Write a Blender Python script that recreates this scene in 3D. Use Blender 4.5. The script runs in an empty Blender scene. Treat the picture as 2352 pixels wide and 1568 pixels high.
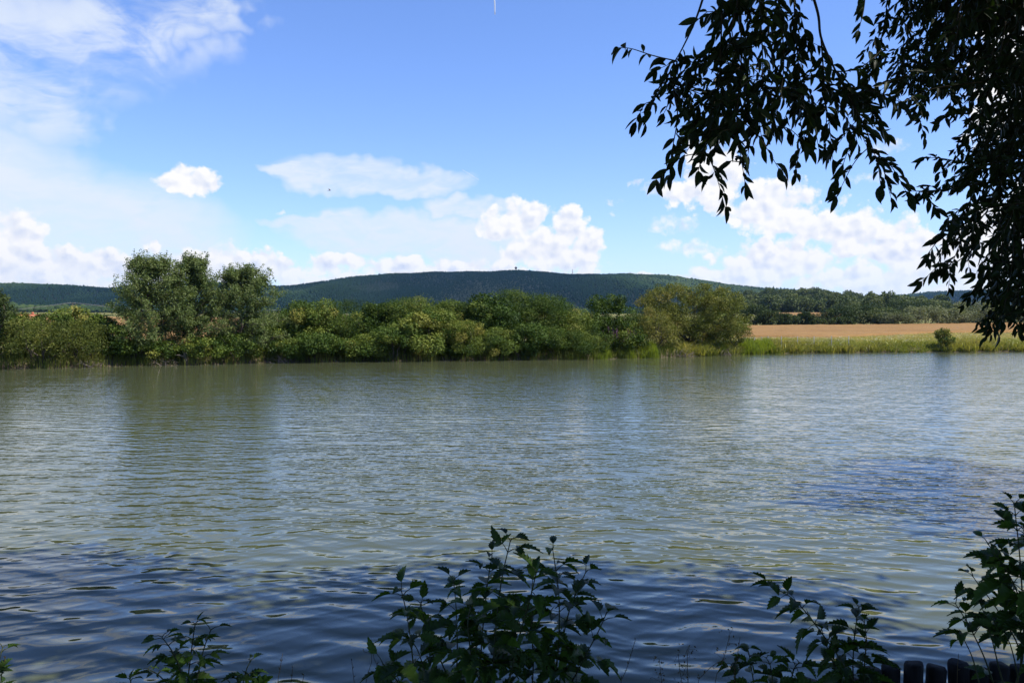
import bpy, math
import numpy as np
from mathutils import Vector, Matrix

C = bpy.context.scene.collection
SC = bpy.context.scene
R = math.radians
FOC = 1898.0                     # focal length in pixels of a 2352 px wide picture
PITCH = math.atan(42 / FOC)
CAM = Vector((0.0, 0.0, 3.0))

# ------------------------------------------------------------------ camera
cam_d = bpy.data.cameras.new('camera')
cam_d.sensor_width = 22.3
cam_d.lens = 22.3 * FOC / 2352
cam_d.clip_start = 0.05
cam_d.clip_end = 20000
cam = bpy.data.objects.new('camera', cam_d)
C.objects.link(cam)
cam.location = CAM
cam.rotation_euler = (math.pi / 2 - PITCH, 0, 0)
SC.camera = cam

# ------------------------------------------------------------------ exposure
SC.view_settings.view_transform = 'Standard'
SC.view_settings.look = 'None'
EXPO = 1.55                      # the photograph is exposed for the shaded bank
SC.view_settings.exposure = math.log2(EXPO)
SC.view_settings.gamma = 1.0
SC.view_settings.use_curve_mapping = False
SC.cycles.max_bounces = 8
SC.cycles.diffuse_bounces = 3
SC.cycles.glossy_bounces = 3
SC.cycles.transmission_bounces = 4
SC.cycles.volume_bounces = 0
SC.cycles.transparent_max_bounces = 8
SC.cycles.use_denoising = True

# ------------------------------------------------------------------ sun
SUN = Vector((0.50, -0.16, 0.85)).normalized()        # direction towards the sun
SUN_EL = math.asin(SUN.z)
SUN_AZ = math.atan2(SUN.x, SUN.y)                     # clockwise from +Y
sun_d = bpy.data.lights.new('sun', 'SUN')
sun_d.energy = 5.0
sun_d.angle = R(0.5)
sun_d.color = (1.0, 0.95, 0.86)
sun = bpy.data.objects.new('sun', sun_d)
C.objects.link(sun)
sun.rotation_euler = SUN.to_track_quat('Z', 'Y').to_euler()
sun.location = (0, 0, 60)

# ------------------------------------------------------------------ node expressions
class E:
    """a socket (or number) with arithmetic, so that node trees read as formulas"""
    tree = None
    def __init__(self, s): self.s = s
    @staticmethod
    def put(sock, v):
        if isinstance(v, E): v = v.s
        if isinstance(v, (int, float)): sock.default_value = v
        else: E.tree.links.new(v, sock)
    @staticmethod
    def m(op, *a, clamp=False):
        n = E.tree.nodes.new('ShaderNodeMath'); n.operation = op; n.use_clamp = clamp
        for i, v in enumerate(a): E.put(n.inputs[i], v)
        return E(n.outputs[0])
    def __add__(s, o): return E.m('ADD', s, o)
    def __radd__(s, o): return E.m('ADD', o, s)
    def __sub__(s, o): return E.m('SUBTRACT', s, o)
    def __rsub__(s, o): return E.m('SUBTRACT', o, s)
    def __mul__(s, o): return E.m('MULTIPLY', s, o)
    def __rmul__(s, o): return E.m('MULTIPLY', o, s)
    def __truediv__(s, o): return E.m('DIVIDE', s, o)
    def max(s, o): return E.m('MAXIMUM', s, o)
    def min(s, o): return E.m('MINIMUM', s, o)

def sstep(x, a, b, lo=0.0, hi=1.0, kind='SMOOTHSTEP'):
    n = E.tree.nodes.new('ShaderNodeMapRange'); n.interpolation_type = kind; n.clamp = True
    for k, v in zip(('Value', 'From Min', 'From Max', 'To Min', 'To Max'), (x, a, b, lo, hi)): E.put(n.inputs[k], v)
    return E(n.outputs[0])
def vec(x, y, z=0.0):
    n = E.tree.nodes.new('ShaderNodeCombineXYZ')
    for i, v in enumerate((x, y, z)): E.put(n.inputs[i], v)
    return E(n.outputs[0])
def noise(v, scale, detail=2.0, rough=0.5, dist=0.0, lac=2.0, kind='FBM'):
    n = E.tree.nodes.new('ShaderNodeTexNoise'); n.noise_dimensions = '3D'; n.noise_type = kind
    E.put(n.inputs['Vector'], v); n.inputs['Scale'].default_value = scale; n.inputs['Detail'].default_value = detail
    n.inputs['Roughness'].default_value = rough; n.inputs['Distortion'].default_value = dist; n.inputs['Lacunarity'].default_value = lac
    return E(n.outputs[0])
def noise2(v, scale, detail=2.0, rough=0.5, dist=0.0):
    e = noise(v, scale, detail, rough, dist); e.s.node.noise_dimensions = '2D'
    return e
def voro(v, scale, detail=0.0):
    n = E.tree.nodes.new('ShaderNodeTexVoronoi'); n.voronoi_dimensions = '2D'; n.feature = 'SMOOTH_F1'
    E.put(n.inputs['Vector'], v); n.inputs['Scale'].default_value = scale; n.inputs['Detail'].default_value = detail
    n.inputs['Roughness'].default_value = 0.55; n.inputs['Smoothness'].default_value = 0.35
    return E(n.outputs['Distance'])
def sepxyz(v):
    n = E.tree.nodes.new('ShaderNodeSeparateXYZ'); E.put(n.inputs[0], v)
    return E(n.outputs[0]), E(n.outputs[1]), E(n.outputs[2])
def mixc(f, a, b):
    n = E.tree.nodes.new('ShaderNodeMix'); n.data_type = 'RGBA'; n.clamp_factor = True
    E.put(n.inputs['Factor'], f)
    for k, v in ((6, a), (7, b)):
        if isinstance(v, tuple): n.inputs[k].default_value = (*v, 1.0)
        else: E.put(n.inputs[k], v)
    return E(n.outputs[2])
def mulc(a, b):
    n = E.tree.nodes.new('ShaderNodeMix'); n.data_type = 'RGBA'; n.blend_type = 'MULTIPLY'
    n.inputs[0].default_value = 1.0
    for k, v in ((6, a), (7, b)):
        if isinstance(v, tuple): n.inputs[k].default_value = (*v, 1.0)
        else: E.put(n.inputs[k], v)
    return E(n.outputs[2])

# ------------------------------------------------------------------ world: sky and clouds by direction
def px_ae(x, y):
    """azimuth and elevation in degrees of a point of the photograph (2352 x 1568)"""
    d = Vector(((x - 1176) / FOC, 1.0, (784 - y) / FOC))
    d = Matrix.Rotation(-PITCH, 3, 'X') @ d
    return math.degrees(math.atan2(d.x, d.y)), math.degrees(math.asin(d.z / d.length))

def build_world():
    w = bpy.data.worlds.new('World'); SC.world = w; w.use_nodes = True
    t = w.node_tree; t.nodes.clear(); E.tree = t
    out = t.nodes.new('ShaderNodeOutputWorld'); bg = t.nodes.new('ShaderNodeBackground')
    t.links.new(bg.outputs[0], out.inputs[0])
    sky = t.nodes.new('ShaderNodeTexSky'); sky.sky_type = 'NISHITA'; sky.sun_disc = False
    sky.sun_elevation = SUN_EL; sky.sun_rotation = SUN_AZ
    sky.altitude = 300; sky.air_density = 1.0; sky.dust_density = 0.1; sky.ozone_density = 2.0
    STR = 0.13
    bg.inputs['Strength'].default_value = STR
    tc = t.nodes.new('ShaderNodeTexCoord'); d = E(tc.outputs['Generated'])
    dx, dy, dz = sepxyz(d)
    az = E.m('ARCTAN2', dx, dy) * (180 / math.pi)
    el = E.m('ARCSINE', dz) * (180 / math.pi)
    p = vec(az, el, 0.0)
    # noises shared by all clouds
    warp1 = noise2(p, 0.20, 2, 0.5) - 0.5
    n_big = noise2(p, 0.45, 2, 0.55) - 0.5
    wx = noise2(vec(az, el, 0.0), 0.9, 3, 0.6) - 0.5
    puff = 0.55 - voro(vec(az + wx * 0.55, el * 1.12 + wx * 0.4, 0.0), 0.70, 1.7)
    puff_l = 0.55 - voro(vec(az + 0.28 + wx * 0.55, (el + 0.38) * 1.12 + wx * 0.4, 0.0), 0.70, 1.2)
    fluff = noise2(p, 2.6, 3, 0.6) - 0.5
    fluff2 = noise2(p, 7.0, 3, 0.6) - 0.5
    K = 57.2958 / FOC
    def ell(lst, ax=None, ay=None):
        pv = p if ax is None else vec(ax, ay, 0.0)
        f = None
        for x, y, rx, ry in lst:
            a, e = px_ae(x, y)
            sx, sy = 1 / (rx * K), 1 / (ry * K)
            n = t.nodes.new('ShaderNodeVectorMath'); n.operation = 'MULTIPLY_ADD'
            t.links.new(pv.s, n.inputs[0]); n.inputs[1].default_value = (sx, sy, 0); n.inputs[2].default_value = (-a * sx, -e * sy, 0)
            m = t.nodes.new('ShaderNodeVectorMath'); m.operation = 'DOT_PRODUCT'
            t.links.new(n.outputs[0], m.inputs[0]); t.links.new(n.outputs[0], m.inputs[1])
            q = E(m.outputs['Value'])
            f = q if f is None else f.min(q)
        return 1.0 - f
    # ---- high thin veils
    stre = noise2(vec(az * 0.14 + warp1 * 0.9, el * 0.30 + az * 0.06 + 3.7), 1.0, 5, 0.55, 0.5)
    fine = noise2(vec(az * 0.5, el * 1.7 - az * 0.2 + 9.1), 1.0, 4, 0.62, 0.8)
    top = ell([(20, 90, 330, 150), (230, 70, 260, 105), (90, 245, 170, 90), (430, 20, 180, 55), (-200, 120, 300, 220)], az + n_big * 6.0 + warp1 * 8.0 + wx * 2.0, el + warp1 * 4.0 + n_big * 3.0)
    low = ell([(130, 545, 430, 160), (-100, 450, 340, 170), (330, 590, 250, 95)], az + n_big * 3, el + warp1 * 1.2)
    mid = ell([(790, 402, 180, 54), (940, 418, 150, 44), (690, 392, 110, 20), (900, 540, 310, 66), (760, 515, 190, 24), (1080, 560, 210, 75), (1080, 475, 140, 32)], az + n_big * 3.5, el + n_big * 1.3 + wx * 0.4)
    tex = sstep(stre * 0.65 + fine * 0.35, 0.30, 0.66)
    veil = sstep(top, -0.15, 1.15) * sstep(stre * 0.80 + fine * 0.20, 0.27, 0.64) * 0.86
    veil = veil.max(sstep(low, -0.1, 0.8) * (0.66 + tex * 0.30))
    veil = veil.max(sstep(mid, -0.05, 0.75) * (0.50 + tex * 0.45))
    # the same kind of veil round the rest of the sky
    away = sstep(E.m('ABSOLUTE', az), 34, 50)
    high = sstep(el, 24, 34)
    veil = veil.max(sstep(noise(vec(dx * 1.3, dy * 1.3, dz * 2.6), 2.2, 4, 0.6, 0.7), 0.50, 0.74) * away.max(high * 0.30) * 0.7)
    # whitish air low over the horizon
    hz = E.m('POWER', 2.718, el.max(0.0) * -0.27)
    veil = veil.max(hz * 0.86)
    # ---- cumulus
    cx = az + n_big * 1.5 + wx * 0.9; cy = el + warp1 * 1.2 + wx * 0.5
    gen = (noise2(vec(az, el * 2.2 + 1.5), 0.16, 3, 0.5) - 0.52) * 6.0 - E.m('ABSOLUTE', el - 5.5) * 0.22 - (1.0 - away) * 4.0
    fd = ell([(440, 410, 56, 42), (400, 418, 56, 26), (472, 424, 36, 34), (420, 400, 40, 32)], az + wx * 0.5, el + wx * 0.3)
    fb = ell([(15, 545, 80, 66), (70, 600, 115, 54), (170, 615, 95, 50), (255, 612, 66, 36), (-80, 560, 120, 90), (150, 655, 280, 36),
              (500, 605, 72, 58), (590, 612, 58, 52), (420, 630, 120, 45), (345, 560, 28, 18), (660, 625, 64, 38),
              (740, 614, 66, 32), (830, 612, 74, 30), (930, 608, 76, 30),
              (1195, 508, 76, 56), (1310, 518, 66, 56), (1140, 528, 52, 34), (1255, 580, 140, 66), (1345, 575, 50, 74), (1080, 628, 190, 38),
              (1640, 400, 80, 92), (1590, 442, 90, 34), (1780, 478, 116, 76), (1870, 505, 92, 62), (1960, 540, 92, 66), (1790, 600, 170, 60),
              (2060, 570, 92, 70), (1690, 640, 170, 36), (2010, 645, 200, 40), (2210, 610, 180, 80), (2380, 540, 150, 120),
              (2330, 120, 90, 150), (2290, 260, 70, 70), (1500, 648, 150, 24), (860, 655, 220, 26)], cx, cy).max(gen).max(fd - 0.12)
    fc = ell([(1555, 517, 72, 32), (1600, 570, 58, 24), (1540, 560, 46, 15), (1505, 432, 38, 24), (1455, 423, 16, 12), (1405, 467, 24, 10),
              (1413, 490, 21, 10), (2035, 340, 52, 22), (1995, 408, 52, 18), (646, 489, 14, 6)], az + wx * 1.5, el + wx * 0.9)
    bump = puff * 0.95 + fluff * 0.26 + (fluff2 * 0.30) + 0.08
    db = fb + bump + n_big * 0.3
    dc = fc * 0.8 + puff * 0.6 + fluff * 0.9 - 0.05
    mask = sstep(db, 0.0, 0.50).max(sstep(dc, 0.0, 1.1) * 0.90)
    depth = db.max(dc)
    relief = (puff - puff_l) * 1.10 + fluff * 0.07
    flat = sstep(noise2(vec(az * 0.45, el * 1.3 + 5.0), 0.55, 3, 0.55), 0.44, 0.64)
    lum = 1.02 + relief * sstep(depth, 0.0, 0.7) * 0.42 - sstep(depth, 0.7, 1.5) * (0.09 + flat * 0.26)
    lum = lum.max(0.62).min(1.06)
    # the feet of the clouds sink into the whitish air
    mask = mask * sstep(el, 0.5, 5.0, 0.55, 1.0)
    g = 1.0 / (STR * EXPO)
    cl = mixc(sstep(lum, 0.62, 1.06, kind='LINEAR'), (0.62 * g, 0.71 * g, 0.92 * g), (1.05 * g, 1.04 * g, 1.03 * g))
    vcol = (0.84 * g, 0.91 * g, 1.0 * g)
    blue = mulc(E(sky.outputs[0]), SKYTINT)
    col = mixc(veil, blue, vcol)
    col = mixc(mask, col, cl)
    below = sstep(el, -2.0, 0.0)
    col = mixc(below, (0.35 * g, 0.42 * g, 0.45 * g), col)
    t.links.new(col.s, bg.inputs['Color'])
    w.cycles.sampling_method = 'MANUAL'; w.cycles.sample_map_resolution = 512
SKYTINT = (1.05 / EXPO, 1.24 / EXPO, 1.72 / EXPO)
build_world()
USE_HAZE = True
# ------------------------------------------------------------------ helpers: objects and meshes
rng = np.random.default_rng(7)

def P(x, y, Y):
    """world point on the ray through a photograph pixel (2352 x 1568) at world depth Y"""
    d = Matrix.Rotation(-PITCH, 3, 'X') @ Vector(((x - 1176) / FOC, 1.0, (784 - y) / FOC))
    return np.array(CAM + d * (Y / d.y))

def tag(o, label=None, cat=None, group=None, kind=None):
    if label: o['label'] = label
    if cat: o['category'] = cat
    if group: o['group'] = group
    if kind: o['kind'] = kind
    return o

def empty(name, loc):
    o = bpy.data.objects.new(name, None); o.location = [float(v) for v in loc]
    o.empty_display_size = 0.3
    C.objects.link(o)
    return o

def link(name, me, parent=None, loc=None):
    o = bpy.data.objects.new(name, me); C.objects.link(o)
    if parent is not None: o.parent = parent
    if loc is not None: o.location = [float(v) for v in loc]
    return o

def make_mesh(name, V, F, mat, smooth=False, tint=None, mats=None, mat_idx=None):
    """V (n,3); F a list of int arrays (m,k), one per polygon size"""
    me = bpy.data.meshes.new(name)
    V = np.asarray(V, np.float32)
    F = [np.asarray(f, np.int32) for f in (F if isinstance(F, (list, tuple)) else [F]) if len(f)]
    nl = sum(f.size for f in F); nf = sum(len(f) for f in F)
    me.vertices.add(len(V)); me.vertices.foreach_set('co', V.ravel())
    me.loops.add(nl); me.loops.foreach_set('vertex_index', np.concatenate([f.ravel() for f in F]))
    me.polygons.add(nf)
    sizes = np.concatenate([np.full(len(f), f.shape[1], np.int32) for f in F])
    st = np.zeros(nf, np.int32); st[1:] = np.cumsum(sizes)[:-1]
    me.polygons.foreach_set('loop_start', st)
    if smooth: me.polygons.foreach_set('use_smooth', np.ones(nf, bool))
    if tint is not None:
        at = me.attributes.new('tint', 'FLOAT', 'POINT'); at.data.foreach_set('value', np.asarray(tint, np.float32))
    for m in (mats or [mat]): me.materials.append(m)
    if mat_idx is not None: me.polygons.foreach_set('material_index', np.asarray(mat_idx, np.int32))
    me.update(calc_edges=True)
    return me

class MB:
    """collects vertices and faces of one mesh"""
    def __init__(s): s.V = []; s.F = {}; s.T = []; s.n = 0
    def add(s, V, F, t=0.5):
        V = np.asarray(V, float); F = np.asarray(F, int)
        if len(F): s.F.setdefault(F.shape[1], []).append(F + s.n)
        s.V.append(V); s.T.append(np.broadcast_to(np.asarray(t, float), (len(V),))); s.n += len(V)
    def tube(s, pts, rad, sides=6, t=0.5, cap=True):
        pts = np.asarray(pts, float); n = len(pts)
        rad = np.broadcast_to(np.asarray(rad, float), (n,)) if np.ndim(rad) == 0 or len(np.atleast_1d(rad)) == n else np.linspace(rad[0], rad[1], n)
        tan = np.gradient(pts, axis=0); tan /= np.linalg.norm(tan, axis=1)[:, None] + 1e-9
        ref = np.array([0.31, 0.77, 0.2]); ref = ref if abs(tan[0] @ ref) < 0.75 else np.array([0.9, -0.1, 0.2])
        a = np.cross(tan, ref); a /= np.linalg.norm(a, axis=1)[:, None] + 1e-9
        b = np.cross(tan, a)
        th = np.arange(sides) / sides * 2 * math.pi
        V = pts[:, None, :] + rad[:, None, None] * (np.cos(th)[None, :, None] * a[:, None, :] + np.sin(th)[None, :, None] * b[:, None, :])
        i = np.arange(n - 1)[:, None] * sides; j = np.arange(sides)[None, :]; j2 = (j + 1) % sides
        F = np.stack([i + j, i + j2, i + sides + j2, i + sides + j], -1).reshape(-1, 4)
        base = s.n
        s.add(V.reshape(-1, 3), F, t)
        if cap:
            s.F.setdefault(sides, []).append(np.array([np.arange(sides)[::-1] + base, np.arange(sides) + base + (n - 1) * sides]))
    def box(s, c, size, rz=0.0, t=0.5):
        x, y, z = np.array(size) / 2
        V = np.array([(-x, -y, -z), (x, -y, -z), (x, y, -z), (-x, y, -z), (-x, -y, z), (x, -y, z), (x, y, z), (-x, y, z)])
        cr, sr = math.cos(rz), math.sin(rz)
        V = V @ np.array([[cr, sr, 0], [-sr, cr, 0], [0, 0, 1]]) + np.array(c)
        s.add(V, [(0, 3, 2, 1), (4, 5, 6, 7), (0, 1, 5, 4), (1, 2, 6, 5), (2, 3, 7, 6), (3, 0, 4, 7)], t)
    def mesh(s, name, mat, smooth=False):
        return make_mesh(name, np.concatenate(s.V), [np.concatenate(v) for v in s.F.values()], mat, smooth, np.concatenate(s.T))
    def build(s, name, mat, parent=None, smooth=False, loc=None):
        return link(name, s.mesh(name, mat, smooth), parent, loc)

def norm(a): return a / (np.linalg.norm(a, axis=-1, keepdims=True) + 1e-9)

# leaf templates: (u along, v across, w up) and faces
def leaf_rhomb(cup=0.12):
    V = np.array([(0, 0, 0), (0.45, -0.5, cup), (0.45, 0.5, cup), (1, 0, -0.1)], float)
    return V, np.array([(0, 1, 3), (0, 3, 2)])
def leaf_ellipse(droop=0.22, fold=0.25, n=6, peak=0.45):
    us = np.linspace(0, 1, n); V = [(0, 0, 0)]; F = []
    mids = [0]
    rows = []
    for u in us[1:-1]:
        wd = 0.5 * (math.sin(math.pi * u ** (math.log(0.5) / math.log(peak)))) ** 0.85
        z = -droop * u * u
        k = len(V); V += [(u, -wd, z + fold * wd), (u, 0, z), (u, wd, z + fold * wd)]; rows.append(k)
    V.append((1, 0, -droop)); tip = len(V) - 1
    F3 = [(0, rows[0], rows[0] + 1), (0, rows[0] + 1, rows[0] + 2)]
    for a, b in zip(rows, rows[1:]):
        F3 += [(a, b, b + 1), (a, b + 1, a + 1), (a + 1, b + 1, b + 2), (a + 1, b + 2, a + 2)]
    F3 += [(rows[-1], tip, rows[-1] + 1), (rows[-1] + 1, tip, rows[-1] + 2)]
    return np.array(V, float), np.array(F3)
def leaf_toothed(teeth=6, droop=0.3, fold=0.3, peak=0.36):
    """pointed oval leaf with a saw-toothed margin"""
    n = teeth
    V = []; F = []
    mid = []
    for i in range(n + 1):
        u = i / n; mid.append(len(V)); V.append((u, 0, -droop * u * u))
    def wd(u): return 0.5 * math.sin(math.pi * min(1, max(0, u)) ** (math.log(0.5) / math.log(peak))) ** 0.9
    for sgn in (-1, 1):
        prev = mid[0]
        for i in range(n):
            ua = (i + 0.78) / n; ub = (i + 0.80) / n
            wa = wd(min(ua, 0.97)) * 1.12 + 0.012; wb = wd((i + 1) / n) * 0.86
            ka = len(V); V.append((min(ua + 0.05, 0.99), sgn * wa, -droop * ua * ua + fold * wa))
            F.append((mid[i], prev, ka) if sgn < 0 else (mid[i], ka, prev)) if i else F.append((mid[0], ka, mid[1]) if sgn < 0 else (mid[0], mid[1], ka))
            if i < n - 1:
                kb = len(V); u2 = (i + 1) / n; V.append((u2, sgn * wb, -droop * u2 * u2 + fold * wb))
                if i: F.append((mid[i], ka, mid[i + 1]) if sgn < 0 else (mid[i], mid[i + 1], ka))
                F.append((mid[i + 1], ka, kb) if sgn < 0 else (mid[i + 1], kb, ka))
                prev = kb
            else:
                F.append((mid[i], ka, mid[i + 1]) if sgn < 0 else (mid[i], mid[i + 1], ka))
    return np.array(V, float), np.array(F)
RH = leaf_rhomb()

def leaf_frames(D, N):
    D = norm(D); S = norm(np.cross(N, D)); N2 = np.cross(D, S)
    return D, S, N2
def leaves(P0, D, N, L, W, tmpl=RH, tint=None):
    """vertices, faces and tints of many leaves"""
    D, S, N2 = leaf_frames(D, N)
    V, F = tmpl; n = len(P0); k = len(V)
    L = np.broadcast_to(L, (n,)); W = np.broadcast_to(W, (n,))
    X = P0[:, None, :] + (V[None, :, 0, None] * L[:, None, None]) * D[:, None, :] + (V[None, :, 1, None] * W[:, None, None]) * S[:, None, :] \
        + (V[None, :, 2, None] * L[:, None, None]) * N2[:, None, :]
    FF = (F[None] + (np.arange(n) * k)[:, None, None]).reshape(-1, F.shape[1])
    T = np.repeat(np.full(n, 0.5) if tint is None else tint, k)
    return X.reshape(-1, 3), FF, T

def unit(n, r=None):
    v = (r or rng).normal(size=(n, 3)); return norm(v)

def clump_leaves(cent, rad, per, L, ratio=0.55, squash=0.8, tint=None, shell=0.62, up=0.35, hang=0.0):
    """leaves spread round many clump centres"""
    n = len(cent)
    per = np.broadcast_to(np.asarray(per, int), (n,))
    idx = np.repeat(np.arange(n), per); m = len(idx)
    u = unit(m); rr = (shell + (1 - shell) * rng.random(m) ** 0.7) * (0.75 + 0.5 * rng.random(m))
    off = u * (rr * np.broadcast_to(rad, (n,))[idx])[:, None]; off[:, 2] *= squash
    Pp = cent[idx] + off
    N = norm(u * 1.0 + unit(m) * 0.55 + np.array([0, 0, up]))
    D = norm(unit(m) + u * 0.6 + np.array([0, 0, -hang]))
    ln = L * (0.65 + 0.7 * rng.random(m))
    t = (np.full(n, 0.5) if tint is None else tint)[idx] + rng.normal(0, 0.04, m)
    return leaves(Pp, D, N, ln, ln * ratio, RH, np.clip(t, 0, 1))

# ------------------------------------------------------------------ materials
def new_mat(name):
    m = bpy.data.materials.new(name); m.use_nodes = True
    t = m.node_tree; t.nodes.clear(); E.tree = t
    o = t.nodes.new('ShaderNodeOutputMaterial')
    return m, t, o
def attr(name):
    n = E.tree.nodes.new('ShaderNodeAttribute'); n.attribute_name = name
    return E(n.outputs['Fac'])
def ramp(f, stops):
    n = E.tree.nodes.new('ShaderNodeValToRGB'); E.put(n.inputs[0], f)
    el = n.color_ramp.elements
    while len(el) < len(stops): el.new(0.5)
    for e, (p_, c) in zip(el, stops): e.position = p_; e.color = (*c, 1)
    return E(n.outputs[0])
def objpos():
    return E(E.tree.nodes.new('ShaderNodeNewGeometry').outputs['Position'])
def principled(col, rough=0.6, spec=0.3, **kw):
    n = E.tree.nodes.new('ShaderNodeBsdfPrincipled')
    if isinstance(col, tuple): n.inputs['Base Color'].default_value = (*col, 1)
    else: E.put(n.inputs['Base Color'], col)
    E.put(n.inputs['Roughness'], rough); E.put(n.inputs['Specular IOR Level'], spec)
    for k, v in kw.items(): E.put(n.inputs[k], v)
    return n
def bump(h, strength=1.0, dist=1.0):
    n = E.tree.nodes.new('ShaderNodeBump'); E.put(n.inputs['Height'], h)
    n.inputs['Strength'].default_value = strength; n.inputs['Distance'].default_value = dist
    return n
def leaf_mat(name, stops, trans=0.35, rough=0.55, spec=0.12, tcol=(1.25, 1.35, 0.55), k=0.76):
    stops = [(q, tuple(v * k for v in col)) for q, col in stops]
    m, t, o = new_mat(name)
    oi = t.nodes.new('ShaderNodeObjectInfo')
    f = attr('tint') + (E(oi.outputs['Random']) - 0.5) * 0.16
    c = ramp(f, stops)
    p = principled(c, rough, spec)
    tr = t.nodes.new('ShaderNodeBsdfTranslucent'); t.links.new(mulc(c, tcol).s, tr.inputs[0])
    mx = t.nodes.new('ShaderNodeMixShader'); mx.inputs[0].default_value = trans
    t.links.new(p.outputs[0], mx.inputs[1]); t.links.new(tr.outputs[0], mx.inputs[2]); t.links.new(mx.outputs[0], o.inputs[0])
    return m
def plain_mat(name, a, b, scale=8.0, rough=0.85, bstr=0.3, spec=0.2, stretch=(1, 1, 1)):
    m, t, o = new_mat(name)
    x, y, z = sepxyz(objpos())
    n1 = noise(vec(x * stretch[0], y * stretch[1], z * stretch[2]), scale, 5, 0.6)
    p = principled(mixc(sstep(n1, 0.3, 0.7), a, b), rough, spec)
    t.links.new(bump(n1, bstr, 0.02).outputs[0], p.inputs['Normal'])
    t.links.new(p.outputs[0], o.inputs[0])
    return m

M = {}
M['hedge'] = leaf_mat('hedge_leaves', [(0.0, (0.026, 0.050, 0.010)), (0.4, (0.074, 0.124, 0.020)), (0.75, (0.190, 0.232, 0.040)), (1.0, (0.315, 0.285, 0.062))], 0.2)
M['ash'] = leaf_mat('ash_leaves', [(0.0, (0.060, 0.096, 0.028)), (0.5, (0.130, 0.180, 0.055)), (1.0, (0.22, 0.26, 0.090))], 0.28)
M['olive'] = leaf_mat('willow_leaves', [(0.0, (0.070, 0.096, 0.020)), (0.5, (0.185, 0.205, 0.042)), (0.8, (0.260, 0.245, 0.060)), (1.0, (0.31, 0.245, 0.075))], 0.22)
M['greyw'] = leaf_mat('grey_willow_leaves', [(0.0, (0.085, 0.105, 0.048)), (0.5, (0.185, 0.205, 0.105)), (1.0, (0.29, 0.295, 0.155))], 0.25)
M['darkt'] = leaf_mat('dark_tree_leaves', [(0.0, (0.020, 0.036, 0.012)), (0.5, (0.046, 0.072, 0.022)), (1.0, (0.095, 0.122, 0.035))], 0.2)
M['ridge'] = leaf_mat('ridge_leaves', [(0.0, (0.045, 0.072, 0.024)), (0.5, (0.110, 0.140, 0.046)), (1.0, (0.185, 0.205, 0.070))], 0.2)
M['conifer'] = leaf_mat('hill_forest', [(0.0, (0.008, 0.020, 0.012)), (0.5, (0.022, 0.042, 0.019)), (0.8, (0.058, 0.086, 0.032)), (1.0, (0.125, 0.150, 0.050))], 0.05, 0.9, 0.0, k=0.82)
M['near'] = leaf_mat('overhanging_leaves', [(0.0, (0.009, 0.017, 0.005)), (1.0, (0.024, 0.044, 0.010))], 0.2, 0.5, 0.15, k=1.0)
M['weed'] = leaf_mat('weed_leaves', [(0.0, (0.022, 0.046, 0.009)), (0.6, (0.046, 0.094, 0.014)), (1.0, (0.12, 0.21, 0.026))], 0.36, 0.5, 0.2, k=1.0)
M['reed'] = leaf_mat('reed_blades', [(0.0, (0.12, 0.12, 0.035)), (0.4, (0.20, 0.25, 0.04)), (1.0, (0.36, 0.42, 0.05))], 0.45)
M['grass'] = leaf_mat('meadow_grass', [(0.0, (0.085, 0.115, 0.026)), (0.35, (0.24, 0.26, 0.055)), (0.65, (0.40, 0.34, 0.105)), (0.9, (0.50, 0.38, 0.17)), (1.0, (0.78, 0.75, 0.62))], 0.42)
M['straw'] = leaf_mat('dry_grass', [(0.0, (0.05, 0.04, 0.02)), (1.0, (0.16, 0.12, 0.06))], 0.2)
M['flower'] = leaf_mat('loosestrife_flowers', [(0.0, (0.16, 0.08, 0.14)), (1.0, (0.32, 0.17, 0.28))], 0.2)
M['bark'] = plain_mat('bark', (0.045, 0.035, 0.025), (0.11, 0.09, 0.07), 9.0, 0.9, 0.6, stretch=(1, 1, 0.3))
M['deadwood'] = plain_mat('dead_wood', (0.10, 0.075, 0.055), (0.24, 0.20, 0.16), 6.0, 0.9, 0.4)
M['twig'] = plain_mat('twig_bark', (0.018, 0.014, 0.008), (0.04, 0.032, 0.018), 30.0, 0.8, 0.2)
M['stem'] = plain_mat('weed_stem', (0.020, 0.028, 0.010), (0.040, 0.050, 0.018), 40.0, 0.7, 0.1)
M['log'] = plain_mat('shade_dark_log', (0.006, 0.006, 0.006), (0.016, 0.015, 0.014), 22.0, 0.9, 0.7, stretch=(1, 1, 0.15))  # near-black tone, the shade on the logs is put into their colour
M['post'] = plain_mat('grey_post', (0.16, 0.155, 0.15), (0.30, 0.29, 0.28), 5.0, 0.8, 0.2)
M['wire'] = plain_mat('wire', (0.20, 0.20, 0.20), (0.32, 0.32, 0.31), 3.0, 0.5, 0.0)

def ground_mat():
    m, t, o = new_mat('ground')
    pos = objpos(); x, y, z = sepxyz(pos)
    n1 = noise(pos, 0.35, 5, 0.6); n2 = noise(pos, 4.0, 4, 0.6)
    soil = mixc(n2, (0.055, 0.042, 0.028), (0.10, 0.08, 0.05))
    grass = mixc(sstep(n1, 0.35, 0.65), (0.09, 0.10, 0.027), (0.15, 0.135, 0.045))
    grass = mixc(sstep(n2, 0.4, 0.75) * 0.5, grass, (0.16, 0.13, 0.056))
    c = mixc(sstep(z + n2 * 0.3, 0.35, 0.75), soil, grass)
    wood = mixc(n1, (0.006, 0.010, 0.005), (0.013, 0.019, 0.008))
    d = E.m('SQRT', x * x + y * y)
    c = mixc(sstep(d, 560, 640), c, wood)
    p = principled(c, 0.95, 0.1)
    t.links.new(bump(n2, 0.5, 0.1).outputs[0], p.inputs['Normal'])
    t.links.new(p.outputs[0], o.inputs[0])
    return m
M['ground'] = ground_mat()

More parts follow.
